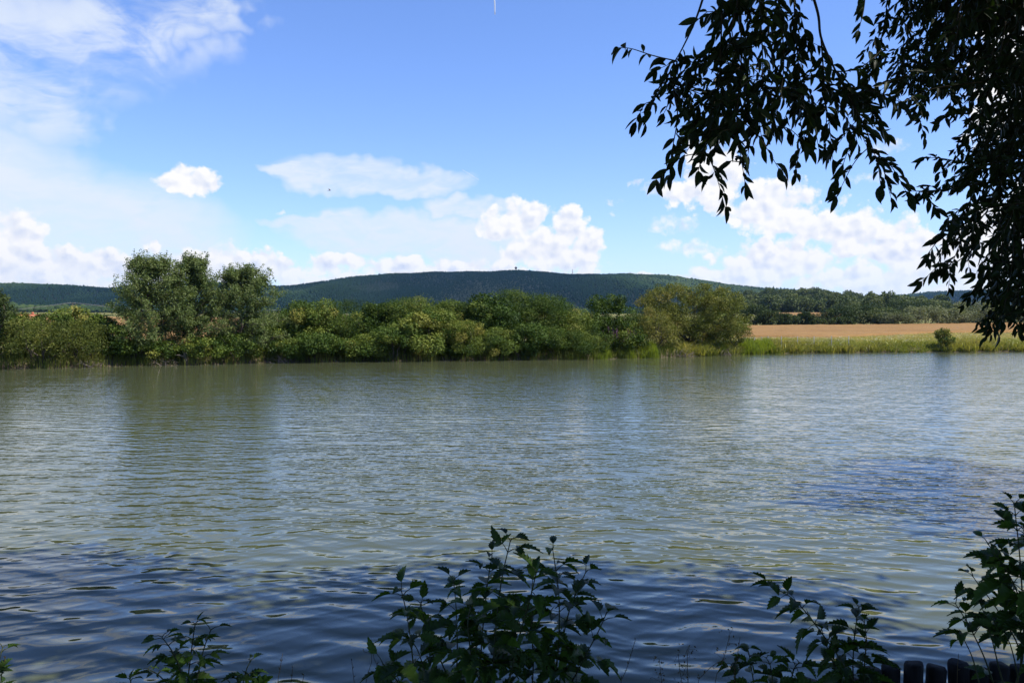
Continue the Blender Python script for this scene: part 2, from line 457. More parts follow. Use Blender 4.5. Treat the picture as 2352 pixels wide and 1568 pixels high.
def wheat_mat():
    m, t, o = new_mat('ripe_wheat')
    pos = objpos(); x, y, z = sepxyz(pos)
    n1 = noise(pos, 0.06, 4, 0.6); n2 = noise(vec(x * 0.6, y * 0.22, z), 1.3, 5, 0.65)
    c = mixc(sstep(n1, 0.3, 0.7), (0.195, 0.108, 0.040), (0.250, 0.148, 0.056))
    c = mixc(sstep(n2, 0.45, 0.75) * 0.55, c, (0.155, 0.098, 0.038))
    c = mixc(sstep(noise(vec(x * 0.15, y * 0.05, 2.0), 1.0, 3, 0.5), 0.60, 0.75) * 0.6, c, (0.15, 0.125, 0.045))
    p = principled(c, 0.95, 0.1)
    t.links.new(bump(noise(pos, 3.0, 4, 0.7), 1.0, 0.15).outputs[0], p.inputs['Normal'])
    t.links.new(p.outputs[0], o.inputs[0])
    return m
M['wheat'] = wheat_mat()

def water_mat():
    m, t, o = new_mat('lake_water')
    pos = objpos(); x, y, z = sepxyz(pos)
    # wind gusts: patches with livelier ripples; sheltered smooth strip by the near bank
    gust = sstep(noise(vec(x * 0.05, y * 0.09, 0.0), 1.0, 3, 0.5), 0.25, 0.75, 0.70, 1.2)
    open_ = sstep(y + x * 0.12, 7.5, 16.0, 0.12, 1.0)
    mid_ = sstep(y + x * 0.1, 6.5, 14.0, 0.75, 1.0)
    # trains of small wind waves, crests mostly across the view, slightly warped so that no row runs on for long
    wq = noise(vec(x * 0.30, y * 0.38, 0.0), 1.0, 2, 0.5) - 0.5
    wr = noise(vec(x * 0.9, y * 0.8, 5.0), 1.0, 1, 0.5) - 0.5
    grp = noise(vec(x * 0.45, y * 0.7, 9.0), 1.0, 1, 0.5)
    def wave(lam, ang, slope, ph, w1, w2, peak):
        k = 2 * math.pi / (lam * 0.82); a = math.radians(ang)
        arg = x * (k * math.sin(a)) + y * (k * math.cos(a)) + wq * w1 + wr * w2 + ph
        sn = E.m('SINE', arg)
        return (E.m('EXPONENT', sn) * 0.62 if peak else sn) * (slope / k)
    swell = wave(0.95, 6, 0.034, 0.3, 9, 3, False) + wave(0.66, -17, 0.046, 2.1, 12, 4, False) + wave(0.50, 22, 0.050, 4.0, 14, 5, False)
    mid = wave(0.38, -6, 0.060, 1.0, 16, 7, True) + wave(0.31, 28, 0.050, 5.2, 18, 8, True) + wave(0.27, -32, 0.048, 3.3, 20, 9, True) + wave(0.34, 9, 0.056, 0.6, 15, 9, True)
    small = wave(0.21, 14, 0.055, 2.7, 24, 14, True) + wave(0.175, -20, 0.052, 4.4, 26, 15, True) + wave(0.14, 41, 0.042, 1.9, 30, 18, False) + wave(0.155, -48, 0.042, 0.1, 30, 18, False)
    gm = sstep(grp, 0.30, 0.70, 0.45, 1.35)
    w4 = noise(vec(x * 1.4, y * 1.7, 12.0), 12.0, 1, 0.5, 0.0)
    calm = sstep(y, 11.0, 26.0, 1.0, 0.60) * sstep(y, 30.0, 55.0, 1.0, 1.5)
    h = (swell * sstep(y, 8.0, 14.0, 1.05, 0.85) + mid * mid_ * gm + (small * gm * 0.85 + w4 * 0.0026) * open_ * gust) * calm
    b = bump(h, 1.0, 1.0)
    p = principled((0.062, 0.070, 0.033), 0.03, 0.5, IOR=1.33)
    p.inputs['Roughness'].default_value = 0.03
    t.links.new(b.outputs[0], p.inputs['Normal'])
    t.links.new(p.outputs[0], o.inputs[0])
    return m
M['water'] = water_mat()

# ------------------------------------------------------------------ terrain
SH_PX = [(0, 848), (200, 843), (420, 838), (640, 833), (1000, 829), (1370, 825), (1515, 821), (1700, 815), (1800, 811), (2000, 809), (2352, 807)]
SHX = [-600, -130, -70]; SHY = [46, 44, 47]
for x_, y_ in SH_PX:
    Y_ = 3.0 * FOC / (y_ - 742); SHX.append((x_ - 1176) / FOC * Y_); SHY.append(Y_)
SHX += [90, 600]; SHY += [91, 96]
def shore(x):
    return np.interp(x, SHX, SHY) + 0.35 * np.sin(x * 0.9) + 0.25 * np.sin(x * 2.3 + 1)
def prof(lst, r, dpx):
    """crest heights by azimuth from photograph pixels, for a ridge at distance r"""
    A = []; Z = []
    for x, y in lst:
        a, e = px_ae(x, y + dpx); A.append(a); Z.append(3 + r * math.tan(R(e)))
    return np.array(A), np.array(Z)
CR1 = prof([(-1500, 690), (-600, 665), (-200, 652), (0, 653), (150, 656), (250, 660), (330, 653), (470, 648), (560, 652), (640, 657), (700, 650), (760, 641),
            (850, 632), (920, 627), (1000, 624), (1100, 623), (1200, 622), (1300, 627), (1400, 629), (1500, 632), (1560, 636), (1600, 644), (1680, 655),
            (1750, 662), (1820, 668), (1950, 682), (2050, 690), (2200, 700), (2700, 715)], 3000, 7)
CR2 = prof([(1700, 730), (1900, 698), (1980, 685), (2050, 679), (2100, 676), (2130, 671), (2200, 667), (2352, 664), (2700, 655), (4000, 690)], 4200, 5)
CR3 = prof([(1300, 742), (1500, 728), (1640, 692), (1700, 682), (1780, 674), (1850, 670), (1920, 674), (2000, 683), (2080, 695), (2150, 706), (2300, 725), (2500, 742)], 1000, 15)
def smooth(t): t = np.clip(t, 0, 1); return t * t * (3 - 2 * t)
def ground_z(x, y):
    x = np.asarray(x, float); y = np.asarray(y, float)
    r = np.hypot(x, y); az = np.degrees(np.arctan2(x, y))
    s = y - shore(x)
    far = np.interp(s, [-8, -1.2, 0, 0.8, 2.5, 6], [-1.8, -0.5, 0.0, 0.45, 0.7, 0.8]) + np.interp(r, [90, 250, 400, 560, 1000, 1500], [0, 0.85, 4.2, 8.5, 13, 17])
    near = np.interp(y, [-3000, -60, -3, 0, 3, 4.75, 5.2, 6.5], [14, 3.2, 1.5, 1.4, 1.05, 0.66, -0.5, -1.8])
    z = np.where(s > -8, far, near)
    fr = y > 0
    c1 = np.interp(az, *CR1); h1 = c1 * smooth((r - 1250) / 1750) ** 0.9 * np.where(r > 3000, 1 - 0.25 * smooth((r - 3000) / 1500), 1)
    gul = 2.2 + np.sin(x * 0.006 + y * 0.004) + 0.9 * np.sin(x * 0.015 - y * 0.003 + 1.0) + 0.5 * np.sin(x * 0.031 + y * 0.006)
    h1 = h1 - 9 * gul * smooth((r - 1400) / 400) * smooth((2900 - r) / 450)
    h1 = h1 + (1.2 * np.sin(x * 0.021) + 1.0 * np.sin(x * 0.047 + 2)) * smooth((r - 2600) / 300)
    c2 = np.interp(az, *CR2); h2 = c2 * smooth((r - 2700) / 1500)
    c3 = np.interp(az, *CR3); h3 = c3 * smooth((r - 560) / 440) * (1 - smooth((r - 1020) / 300))
    hh = np.where(fr & (np.abs(az) < 75), np.maximum(np.maximum(h1, h2), h3), 0)
    hh = np.where(r > 500, hh, -99.0)
    return np.maximum(z, hh)

def build_ground():
    def axis(parts):
        return np.unique(np.concatenate([np.arange(a, b, st) for a, b, st in parts]))
    xs = axis([(-7000, -2200, 250), (-2200, -700, 60), (-700, -120, 20), (-120, -50, 3), (-50, 75, 1.0), (75, 140, 3), (140, 700, 20), (700, 2200, 60), (2200, 7001, 250)])
    ys = axis([(-3000, -100, 200), (-100, -10, 10), (-10, 0, 1), (0, 7, 0.25), (7, 40, 3), (40, 100, 0.6), (100, 260, 5), (260, 700, 15), (700, 1400, 30), (1400, 3400, 50), (3400, 5000, 80), (5000, 9001, 400)])
    X, Y = np.meshgrid(xs, ys)
    Z = ground_z(X, Y)
    n, k = X.shape
    i = (np.arange(n - 1)[:, None] * k + np.arange(k - 1)[None]).ravel()
    F = np.stack([i, i + 1, i + k + 1, i + k], 1)
    me = make_mesh('ground', np.stack([X, Y, Z], -1).reshape(-1, 3), F, M['ground'], smooth=True)
    o = link('ground', me); o['kind'] = 'structure'
build_ground()

def build_water():
    xs = np.array([-560, 560.0]); 
    V = [(-560, 4.6, 0), (560, 4.6, 0), (560, 110, 0), (-560, 110, 0)]
    o = link('lake_water', make_mesh('lake_water', V, [[(0, 1, 2, 3)]], M['water'])); o['kind'] = 'structure'
build_water()

def field(name, x0f, x1f, y0, y1, h, nx, ny, wav=0.0):
    """standing crop: a sheet on the ground at crop height, its edges brought down to the soil; x0f and x1f are the slanting side edges"""
    U = np.linspace(0, 1, nx); W = np.linspace(0, 1, ny) ** 1.4
    Y = np.repeat((y0 + (y1 - y0) * W)[:, None], nx, 1)
    X = x0f(Y) + (x1f(Y) - x0f(Y)) * U[None]
    Y = Y + (1 - W[:, None]) * (np.maximum(0, X - 40) * wav + 2 * np.sin(X * 0.11))
    Z = ground_z(X, Y) + h + 0.05 * rng.normal(size=X.shape)
    Y[1] = Y[0] + 0.3
    for e in (Z[0], Z[-1], Z[:, 0], Z[:, -1]): e -= h + 0.1
    i = (np.arange(ny - 1)[:, None] * nx + np.arange(nx - 1)[None]).ravel()
    F = np.stack([i, i + 1, i + nx + 1, i + nx], 1)
    o = link(name, make_mesh(name, np.stack([X, Y, Z], -1).reshape(-1, 3), F, M['wheat'], smooth=True)); o['kind'] = 'structure'
field('wheat_field', lambda y: 0.27 * y, lambda y: 0 * y + 190, 106, 252, 0.55, 120, 60, 0.9)
field('wheat_field', lambda y: 0 * y - 330, lambda y: -0.29 * y, 86, 375, 0.55, 140, 80)
field('wheat_field', lambda y: 0.30 * y, lambda y: 0.40 * y, 420, 540, 0.5, 40, 30)
# ------------------------------------------------------------------ far hills: woods that read as one mass
def hill_forest():
    for name, r0, r1, a0, a1, n, kind, label, hmin, hmax in (
            ('hill_forest', 1250, 3080, -36, 27, 95000, 0, 'dark blue-green forest covering the long broad hill behind the lake', 5.5, 10),
            ('hill_forest', 2900, 4300, 17, 38, 16000, 0, 'dark forest on the low far hill at the right edge', 8, 14)):
        r = np.sqrt(rng.random(n) * (r1 ** 2 - r0 ** 2) + r0 ** 2); a = np.radians(a0 + (a1 - a0) * rng.random(n))
        # a denser row along the skyline
        x = r * np.sin(a); y = r * np.cos(a); z = ground_z(x, y)
        def lowf(sc, ph):          # slow random field over the hillside
            g = np.zeros(n)
            for q in range(7):
                an = ph + q * 2.4; kk = sc * (0.6 + 0.35 * q)
                g += np.sin((x * math.cos(an) + y * math.sin(an) * 0.55) * kk + ph * 3 + q * 1.7) / (1 + 0.25 * q)
            return g / 2.2
        st = lowf(0.006, 0.7); st2 = lowf(0.013, 2.1); st3 = lowf(0.0025, 4.0)
        leafy = st2 + 0.5 * st + rng.normal(0, 0.10, n) > 0.62
        young = (lowf(0.009, 5.3) > 0.85) & ~leafy
        h = (hmin + (hmax - hmin) * rng.random(n)) * np.where(leafy, 0.9, 1.0) * np.where(rng.random(n) < 0.03, 1.3, 1.0) * (1 + 0.32 * st) * np.where(young, 0.5, 1.0)
        h = np.maximum(h, 2.5)
        w = np.where(leafy, 0.52, 0.34) * h * (0.8 + 0.4 * rng.random(n))
        th = rng.random(n)[:, None] * 6.28 + np.arange(5)[None] / 5 * 6.283
        base = np.stack([x, y, z], 1)
        ring1 = base[:, None] + np.stack([np.cos(th) * w[:, None], np.sin(th) * w[:, None], np.broadcast_to((h * np.where(leafy, 0.45, 0.12))[:, None], th.shape)], -1)
        w2 = w * np.where(leafy, 0.75, 0.5)
        th2 = th + 0.6
        ring2 = base[:, None] + np.stack([np.cos(th2) * w2[:, None], np.sin(th2) * w2[:, None], np.broadcast_to((h * np.where(leafy, 0.82, 0.55))[:, None], th.shape)], -1)
        tip = base + np.stack([rng.normal(0, 0.3, n), rng.normal(0, 0.3, n), h], 1)
        V = np.concatenate([ring1, ring2, tip[:, None]], 1)           # 11 verts
        q = np.array([(i, (i + 1) % 5, 5 + (i + 1) % 5, 5 + i) for i in range(5)]); tr = np.array([(5 + i, 5 + (i + 1) % 5, 10) for i in range(5)])
        off = (np.arange(n) * 11)[:, None, None]
        cl = np.clip(0.34 + 0.42 * st3 + 0.32 * st + np.where(leafy, 0.20, 0) + np.where(young, 0.14, 0) + rng.normal(0, 0.04, n), 0, 1)
        me = make_mesh(name, V.reshape(-1, 3), [(q[None] + off).reshape(-1, 4), (tr[None] + off).reshape(-1, 3)], M['conifer'], tint=np.repeat(cl, 11))
        tag(link(name, me), label, 'forest', kind='stuff')
hill_forest()

# ------------------------------------------------------------------ lookout tower and mast on the hill top
def tower():
    a, e = px_ae(1185, 628); r = 2990.0
    x, y = r * math.sin(R(a)), r * math.cos(R(a)); z = float(ground_z(x, y))
    top = 3 + r * math.tan(R(px_ae(1185, 612)[1]))
    t = empty('lookout_tower', (x, y, z))
    tag(t, 'tall thin tower with a bulbous head rising above the hill forest', 'tower')
    H = top - z
    m = MB(); m.tube([(0, 0, -1), (0, 0, H * 0.72)], [2.4, 1.8], 10); m.build('shaft', M['post'], t)
    m = MB(); zz = np.array([0.62, 0.70, 0.78, 0.88, 0.95]) * H; m.tube(np.stack([zz * 0, zz * 0, zz], 1), np.array([1.8, 3.6, 4.8, 4.6, 2.0]), 12); m.build('cabin', M['bark'], t)
    m = MB(); m.tube([(0, 0, H * 0.94), (0, 0, H * 1.05)], [0.8, 0.4], 6); m.build('aerial', M['post'], t)
    a, e = px_ae(1315, 634); x, y = r * math.sin(R(a)), r * math.cos(R(a)); z = float(ground_z(x, y))
    t = empty('radio_mast', (x, y, z)); tag(t, 'slender lattice mast just right of the tower on the hill crest', 'mast')
    m = MB(); m.tube([(-1.5, 0, -1), (-0.6, 0, 26)], 0.5, 4); m.tube([(1.5, 0, -1), (0.6, 0, 26)], 0.5, 4); m.build('leg', M['post'], t)
    m = MB()
    for k in range(6): m.tube([(-1.4 + k * 0.13, 0, k * 4.2), (1.3 - k * 0.13, 0, k * 4.2 + 4)], 0.3, 4)
    m.build('lattice', M['post'], t)
tower()

# ------------------------------------------------------------------ trees and bushes
def dome_points(n, R0, H, low=0.05, hollow=0.45, r=None):
    """clump centres through a dome-shaped crown, more of them near its surface; returns points with base at z=0"""
    u = unit(n); rr = hollow + (1 - hollow) * rng.random(n) ** 0.6
    p = u * rr[:, None]
    z = (p[:, 2] + 1) / 2
    z = low + (1 - low) * z ** 0.85
    wid = np.where(z > 0.38, np.sqrt(np.clip(1 - ((z - 0.38) / 0.66) ** 2, 0.02, 1)), 0.80 + 0.20 * z / 0.38)
    ang = np.arctan2(p[:, 1], p[:, 0]); rad = np.sqrt(p[:, 0] ** 2 + p[:, 1] ** 2)
    rad = np.clip(rad / (np.sqrt(1 - np.clip(p[:, 2], -0.98, 0.98) ** 2) + 1e-3), 0, 1.1) * wid
    return np.stack([np.cos(ang) * rad * R0, np.sin(ang) * rad * R0, z * H], 1)

def lumpy(pts, amp, R0, H):
    """push clumps in and out so that the outline gets bays and shoulders"""
    a = np.arctan2(pts[:, 1], pts[:, 0]); ph = rng.random(4) * 6.28
    k = 1 + amp * (np.sin(2 * a + ph[0]) * 0.5 + np.sin(3 * a + pts[:, 2] / H * 5 + ph[1]) * 0.6 + np.sin(5 * a - pts[:, 2] / H * 7 + ph[2]) * 0.4)
    q = pts.copy(); q[:, :2] *= k[:, None]; q[:, 2] *= 1 + amp * 0.35 * np.sin(2 * a + ph[3])
    return q

def curve(a, b, n=5, sag=0.0, wob=0.05):
    a = np.array(a, float); b = np.array(b, float); t = np.linspace(0, 1, n)[:, None]
    L = np.linalg.norm(b - a); p = a + (b - a) * t
    p[1:-1] += rng.normal(0, wob * L, (n - 2, 3)) * np.array([1, 1, 0.5])
    p[:, 2] += sag * np.sin(t[:, 0] * math.pi)
    return p

def bush(name, label, cat, loc, Rx, Ry, H, mat, base_t=0.45, var=0.2, leaf=0.15, nclump=70, per=70, group=None, trunk=True, amp=0.22, hollow=0.45,
         ratio=0.55, hang=0.0, low=0.06, mesh=None, crad=0.20, stems=7, squash=0.8, wide=1.0):
    o = empty(name, loc)
    tag(o, label, cat, group)
    c = lumpy(dome_points(nclump, 1.0, H, low, hollow), amp, 1.0, H)
    c[:, 0] *= Rx * wide; c[:, 1] *= Ry * wide
    c[:, 2] = np.minimum(c[:, 2], H * 0.97)
    rad = crad * (Rx + Ry) * 0.5 * (0.6 + 0.7 * rng.random(nclump))
    rad = np.minimum(rad, c[:, 2] * 0.9 + 0.25)
    c[:, 2] = np.minimum(c[:, 2], H - rad * 0.55)
    tin = np.clip(base_t + rng.normal(0, var, nclump) + (rng.random(nclump) < 0.12) * 0.25, 0, 1)
    V, F, T = clump_leaves(c, rad, (per * (rad / rad.mean()) ** 1.6).astype(int) + 4, leaf, ratio, squash, tin, hang=hang)
    kz = H / np.percentile(V[:, 2], 99.7); kx = Rx / np.percentile(np.abs(V[:, 0]), 97); ky = Ry / np.percentile(np.abs(V[:, 1]), 97)
    ks = np.array([kx, ky, kz]); V = V * ks; c = c * ks
    link('crown', make_mesh('crown', V, [F], mat, tint=T), o)
    m = MB()
    k = min(stems, nclump)
    for i in rng.choice(nclump, k, replace=False):
        p0 = np.array([rng.normal(0, 0.10 * Rx), rng.normal(0, 0.10 * Ry), -0.25])
        m.tube(curve(p0, c[i], 5, 0.0, 0.06), [0.022 * H * 0.6 + 0.02, 0.012], 5)
    if trunk:
        m.tube(curve((0, 0, -0.3), (rng.normal(0, 0.1), rng.normal(0, 0.1), H * 0.75), 6, 0, 0.03), [0.028 * H, 0.02], 7)
    m.build('trunk', M['bark'], o)
    return o

def bank_y(px, back):
    """depth of the far bank seen at photograph column px, plus metres behind it"""
    Y = 60.0
    for _ in range(12): Y = float(shore((px - 1176) / FOC * Y))
    return Y + back
def base_at(px, back):
    Y = bank_y(px, back); x = (px - 1176) / FOC * Y
    return np.array([x, Y, float(ground_z(x, Y)) - 0.05])
def px_bush(px, top, hw, back, label, mat='hedge', name='bush', cat='bush', **kw):
    b = base_at(px, back); H = float(P(px, top, b[1])[2] - b[2]); Rr = hw / FOC * b[1]
    return bush(name, label, cat, b, Rr, min(Rr, 2.4), H, M[mat], **kw)

# tall ash-like trees with airy crowns
def airy_tree(px, top, hw, back, label, seed_lean=0.0, limbs=26, mat='ash', low=0.24, per=26, group='tall airy trees on the far bank'):
    b = base_at(px, back); H = float(P(px, top, b[1])[2] - b[2]); Rr = hw / FOC * b[1]
    o = empty('tall_tree', b); tag(o, label, 'tree', group)
    tr = MB(); br = MB(); cents = []; rads = []
    tk = curve((0, 0, -0.3), (seed_lean, 0, H * 0.96), 9, 0, 0.012)
    tr.tube(tk, np.linspace(0.13, 0.015, 9), 8)
    def on(t): return np.array([np.interp(t, np.linspace(0, 1, 9), tk[:, i]) for i in range(3)])
    for i in range(limbs):
        t = low + (0.97 - low) * (i + rng.random()) / limbs
        p0 = on(t)
        a = i * 2.4 + rng.normal(0, 0.4)
        he = min(t + 0.04 + 0.20 * rng.random(), 0.86 + 0.10 * rng.random())
        ln = Rr * np.interp(he, [0.05, 0.2, 0.42, 0.6, 0.78, 0.9, 1.0], [0.92, 1.0, 1.0, 0.94, 0.70, 0.44, 0.14]) * (0.50 + 0.62 * rng.random())
        end = np.array([p0[0] * 0.5 + math.cos(a) * ln, math.sin(a) * ln * 0.8, he * H])
        lc = curve(p0, end, 6, ln * 0.04, 0.04)
        br.tube(lc, np.linspace(0.035 * (1.15 - t) + 0.012, 0.008, 6), 5)
        for k in range(11):
            q = lc[0] + 0; s = 0.25 + 0.75 * rng.random()
            q = np.array([np.interp(s, np.linspace(0, 1, 6), lc[:, j]) for j in range(3)])
            dv = norm(rng.normal(size=3) + np.array([math.cos(a), math.sin(a), 0.5])) * max(ln, 0.3 * Rr) * 0.28 * (0.4 + rng.random())
            e2 = q + dv; e2[2] = min(e2[2], H)
            br.tube(curve(q, e2, 3, 0, 0.05), [0.010, 0.004], 3, cap=False)
            for s2 in (0.45, 1.0):
                cents.append(q + (e2 - q) * s2); rads.append(0.17 + 0.20 * rng.random())
        cents.append(end); rads.append(0.3)
        if t > 0.45:               # upright shoots that make the outline ragged
            for k in range(2):
                q = end + rng.normal(0, 0.25, 3) * np.array([1, 1, 0.3]); e2 = q + np.array([rng.normal(0, 0.15), rng.normal(0, 0.15), rng.uniform(0.35, 0.8)])
                e2[2] = min(e2[2], H * 1.03)
                br.tube(curve(q, e2, 3, 0, 0.04), [0.010, 0.003], 3, cap=False)
                for s2 in (0.35, 0.7, 1.0): cents.append(q + (e2 - q) * s2); rads.append(0.11)
    cents = np.array(cents); rads = np.array(rads)
    tin = np.clip(0.68 + rng.normal(0, 0.22, len(cents)), 0, 1)
    V, F, T = clump_leaves(cents, rads, np.maximum(5, per * (rads / 0.27) ** 1.3).astype(int), 0.135, 0.5, 0.75, tin, shell=0.25, hang=0.3)
    tr.build('trunk', M['bark'], o, smooth=True); br.build('branches', M['bark'], o)
    link('crown', make_mesh('crown', V, [F], M['ash'], tint=T), o)
airy_tree(345, 583, 104, 1.6, 'left one of the three tall airy trees, rising above the hill line', -0.1, low=0.04, limbs=76, per=22)
airy_tree(440, 585, 80, 2.6, 'middle one of the three tall airy trees, with the roundest crown', 0.1, low=0.10, limbs=62, per=22)
airy_tree(555, 612, 104, 1.8, 'right one of the three tall airy trees, the lowest and widest', 0.15, low=0.03, limbs=78, per=22)

HG = 'bushes of the far bank hedge'
G = dict(group=HG)
L_ = px_bush
L_(-30, 655, 62, 1.0, 'dark tree cut by the left edge of the picture', 'darkt', 'bank_tree', 'tree', base_t=0.6, nclump=80, per=80, low=0.1)
L_(128, 722, 52, 4.2, 'dull green bush filling the gap left of the round yellow-green tree', 'hedge', base_t=0.40, nclump=60, per=110, **G)
L_(228, 722, 46, 4.2, 'mid green bush filling the gap right of the round yellow-green tree', 'hedge', base_t=0.46, nclump=60, per=110, **G)
L_(42, 720, 60, 2.2, 'dark green bush between the left edge tree and the broad willow bush', 'hedge', base_t=0.42, nclump=70, per=110, **G)
L_(95, 732, 82, 0.8, 'broad dull green willow bush near the left edge, dipping to the water', 'olive', base_t=0.22, var=0.10, nclump=90, per=80, ratio=0.3, **G)
L_(165, 704, 55, 5.0, 'round yellow-green tree behind the willow bushes at left', 'hedge', 'bank_tree', 'tree', base_t=0.62, nclump=70, per=75)
L_(185, 734, 70, 0.9, 'dull green willow bush left of the three tall trees', 'olive', base_t=0.25, var=0.12, nclump=80, per=80, ratio=0.3, **G)
L_(262, 742, 50, 1.2, 'dark bush at the foot of the left tall tree', 'hedge', base_t=0.30, nclump=60, per=70, **G)
L_(310, 778, 52, 0.9, 'low dark bush below the left tall tree', 'hedge', base_t=0.36, nclump=55, per=70, **G)
L_(385, 782, 50, 0.8, 'low bush between the trunks of the left and middle tall trees', 'hedge', base_t=0.42, nclump=55, per=70, **G)
L_(465, 772, 54, 0.8, 'low bush right of the broken stump', 'hedge', base_t=0.45, nclump=55, per=70, **G)
L_(540, 765, 54, 0.9, 'bush at the foot of the right tall tree', 'hedge', base_t=0.42, nclump=60, per=70, **G)
L_(612, 742, 54, 2.0, 'bush on the right side of the lowest tall tree', 'hedge', base_t=0.40, nclump=65, per=70, **G)
# back row of the hedge, left to right
for px, top, hw, bt, lab in (
        (672, 692, 50, 0.40, 'first bush of the tall hedge, next to the three tall trees'),
        (728, 690, 46, 0.68, 'yellowish bush of the tall hedge, near its left end'),
        (800, 688, 52, 0.34, 'dark round-topped bush of the tall hedge left of its middle'),
        (868, 696, 46, 0.33, 'dark low-topped bush between the dark round one and the bright one'),
        (935, 682, 52, 0.60, 'bright green bush with the rounded top in the tall hedge'),
        (1000, 690, 46, 0.50, 'mid green hedge bush behind the yellow-flowering one'),
        (1062, 696, 44, 0.38, 'low-topped dark bush left of the highest part of the hedge'),
        (1120, 675, 50, 0.36, 'dark bush at the left of the highest part of the hedge'),
        (1188, 666, 48, 0.48, 'highest bush of the hedge, with a pointed top'),
        (1252, 676, 50, 0.42, 'bush at the right of the highest part of the hedge'),
        (1316, 708, 46, 0.55, 'brownish green bush where the hedge steps down to the right')):
    L_(px, top, hw * 1.25, 3.0 + 1.2 * rng.random(), lab, base_t=bt - 0.04, nclump=62, per=240, low=0.1, hollow=0.42, leaf=rng.uniform(0.10, 0.17), var=0.15, ratio=rng.uniform(0.38, 0.7), hang=rng.uniform(0, 0.6), name='hedge_tree', cat='tree', group='taller back row of the hedge', crad=0.29, amp=0.26)
# front row
for px, top, hw, bt, lab in (
        (665, 782, 36, 0.35, 'low front bush above the tangle of dead branches'),
        (720, 765, 42, 0.42, 'front bush at the waterline below the yellowish hedge top'),
        (790, 778, 40, 0.62, 'low yellow-green front bush hanging over the water'),
        (848, 768, 38, 0.50, 'front bush with pale greyish twigs left of the dark gap'),
        (905, 745, 44, 0.40, 'front bush beneath the bright round-topped one'),
        (985, 712, 50, 0.72, 'large front bush covered in yellowish seed clusters'),
        (1060, 735, 44, 0.66, 'front bush with yellow-green clusters right of the seeding one'),
        (1040, 792, 30, 0.48, 'small low shrub at the waterline below the yellow clusters'),
        (1142, 752, 38, 0.55, 'light green feathery front bush in the middle of the hedge'),
        (1205, 742, 46, 0.30, 'dark front bush under the highest hedge bush'),
        (1275, 748, 46, 0.32, 'dark front bush right of the feathery one'),
        (1340, 756, 46, 0.50, 'light green front bush at the right end of the hedge')):
    L_(px, top, hw * 1.2, 0.5 + 0.6 * rng.random(), lab, base_t=bt, nclump=50, per=230, hollow=0.42, leaf=rng.uniform(0.10, 0.17), var=0.15, ratio=rng.uniform(0.35, 0.7), hang=rng.uniform(0, 0.7), crad=0.27, amp=0.28, group='front row of bushes along the waterline')
L_(1390, 677, 52, 3.0, 'dark green conical tree standing alone right of the hedge', 'hedge', 'bank_tree', 'tree', base_t=0.40, nclump=90, per=80, low=0.15, var=0.14)
L_(1432, 735, 44, 1.6, 'light green bush between the conical tree and the big willow', base_t=0.50, nclump=70, per=70, **G)
# big grey-brown willow bush
L_(1592, 653, 112, 3.2, 'big rounded olive-brown willow bush near the right end of the wooded bank', 'olive', 'willow_bush', 'bush', base_t=0.55, var=0.16, nclump=330, per=100, leaf=0.17, ratio=0.30, crad=0.125, hang=0.4, amp=0.18, hollow=0.5, stems=16)
L_(1508, 705, 48, 2.6, 'tawny left shoulder of the big willow bush', 'olive', 'willow_bush', 'bush', base_t=0.66, var=0.14, nclump=80, per=80, leaf=0.15, ratio=0.3, hang=0.4)
L_(1680, 725, 46, 2.4, 'green right shoulder of the big willow bush above the fence', 'olive', 'willow_bush', 'bush', base_t=0.36, var=0.14, nclump=80, per=80, leaf=0.15, ratio=0.34, hang=0.3)
L_(2170, 754, 17, 0.6, 'small upright shrub alone on the grassy right bank', 'hedge', 'shrub', 'shrub', base_t=0.66, nclump=55, per=60, leaf=0.13, low=0.05, crad=0.26)

# darker trees closing the gaps behind the hedge
for px, top, hw, lab in ((600, 728, 60, 'dark tree behind the right tall tree'), (700, 716, 60, 'dark tree showing behind the left end of the hedge'), (790, 714, 60, 'dark tree behind the dark round-topped bush'),
                         (880, 712, 60, 'dark tree behind the low-topped part of the hedge'), (980, 708, 60, 'dark tree behind the seeding bush'), (1075, 708, 60, 'dark tree behind the left shoulder of the highest part'),
                         (1180, 700, 60, 'dark tree behind the highest hedge bush'), (1290, 712, 60, 'dark tree behind the right step of the hedge'), (1370, 726, 52, 'dark tree left behind the conical tree'),
                         (1455, 722, 52, 'dark tree between the conical tree and the big willow, set back'), (1540, 716, 52, 'dark tree behind the left side of the big willow'), (1640, 712, 52, 'dark tree behind the right side of the big willow')):
    L_(px, top, hw, 9 + 3 * rng.random(), lab, 'hedge', 'hedge_tree', 'tree', base_t=0.28, var=0.12, nclump=60, per=130, leaf=0.17, hollow=0.35, crad=0.27, group='dark trees behind the hedge', low=0.05)

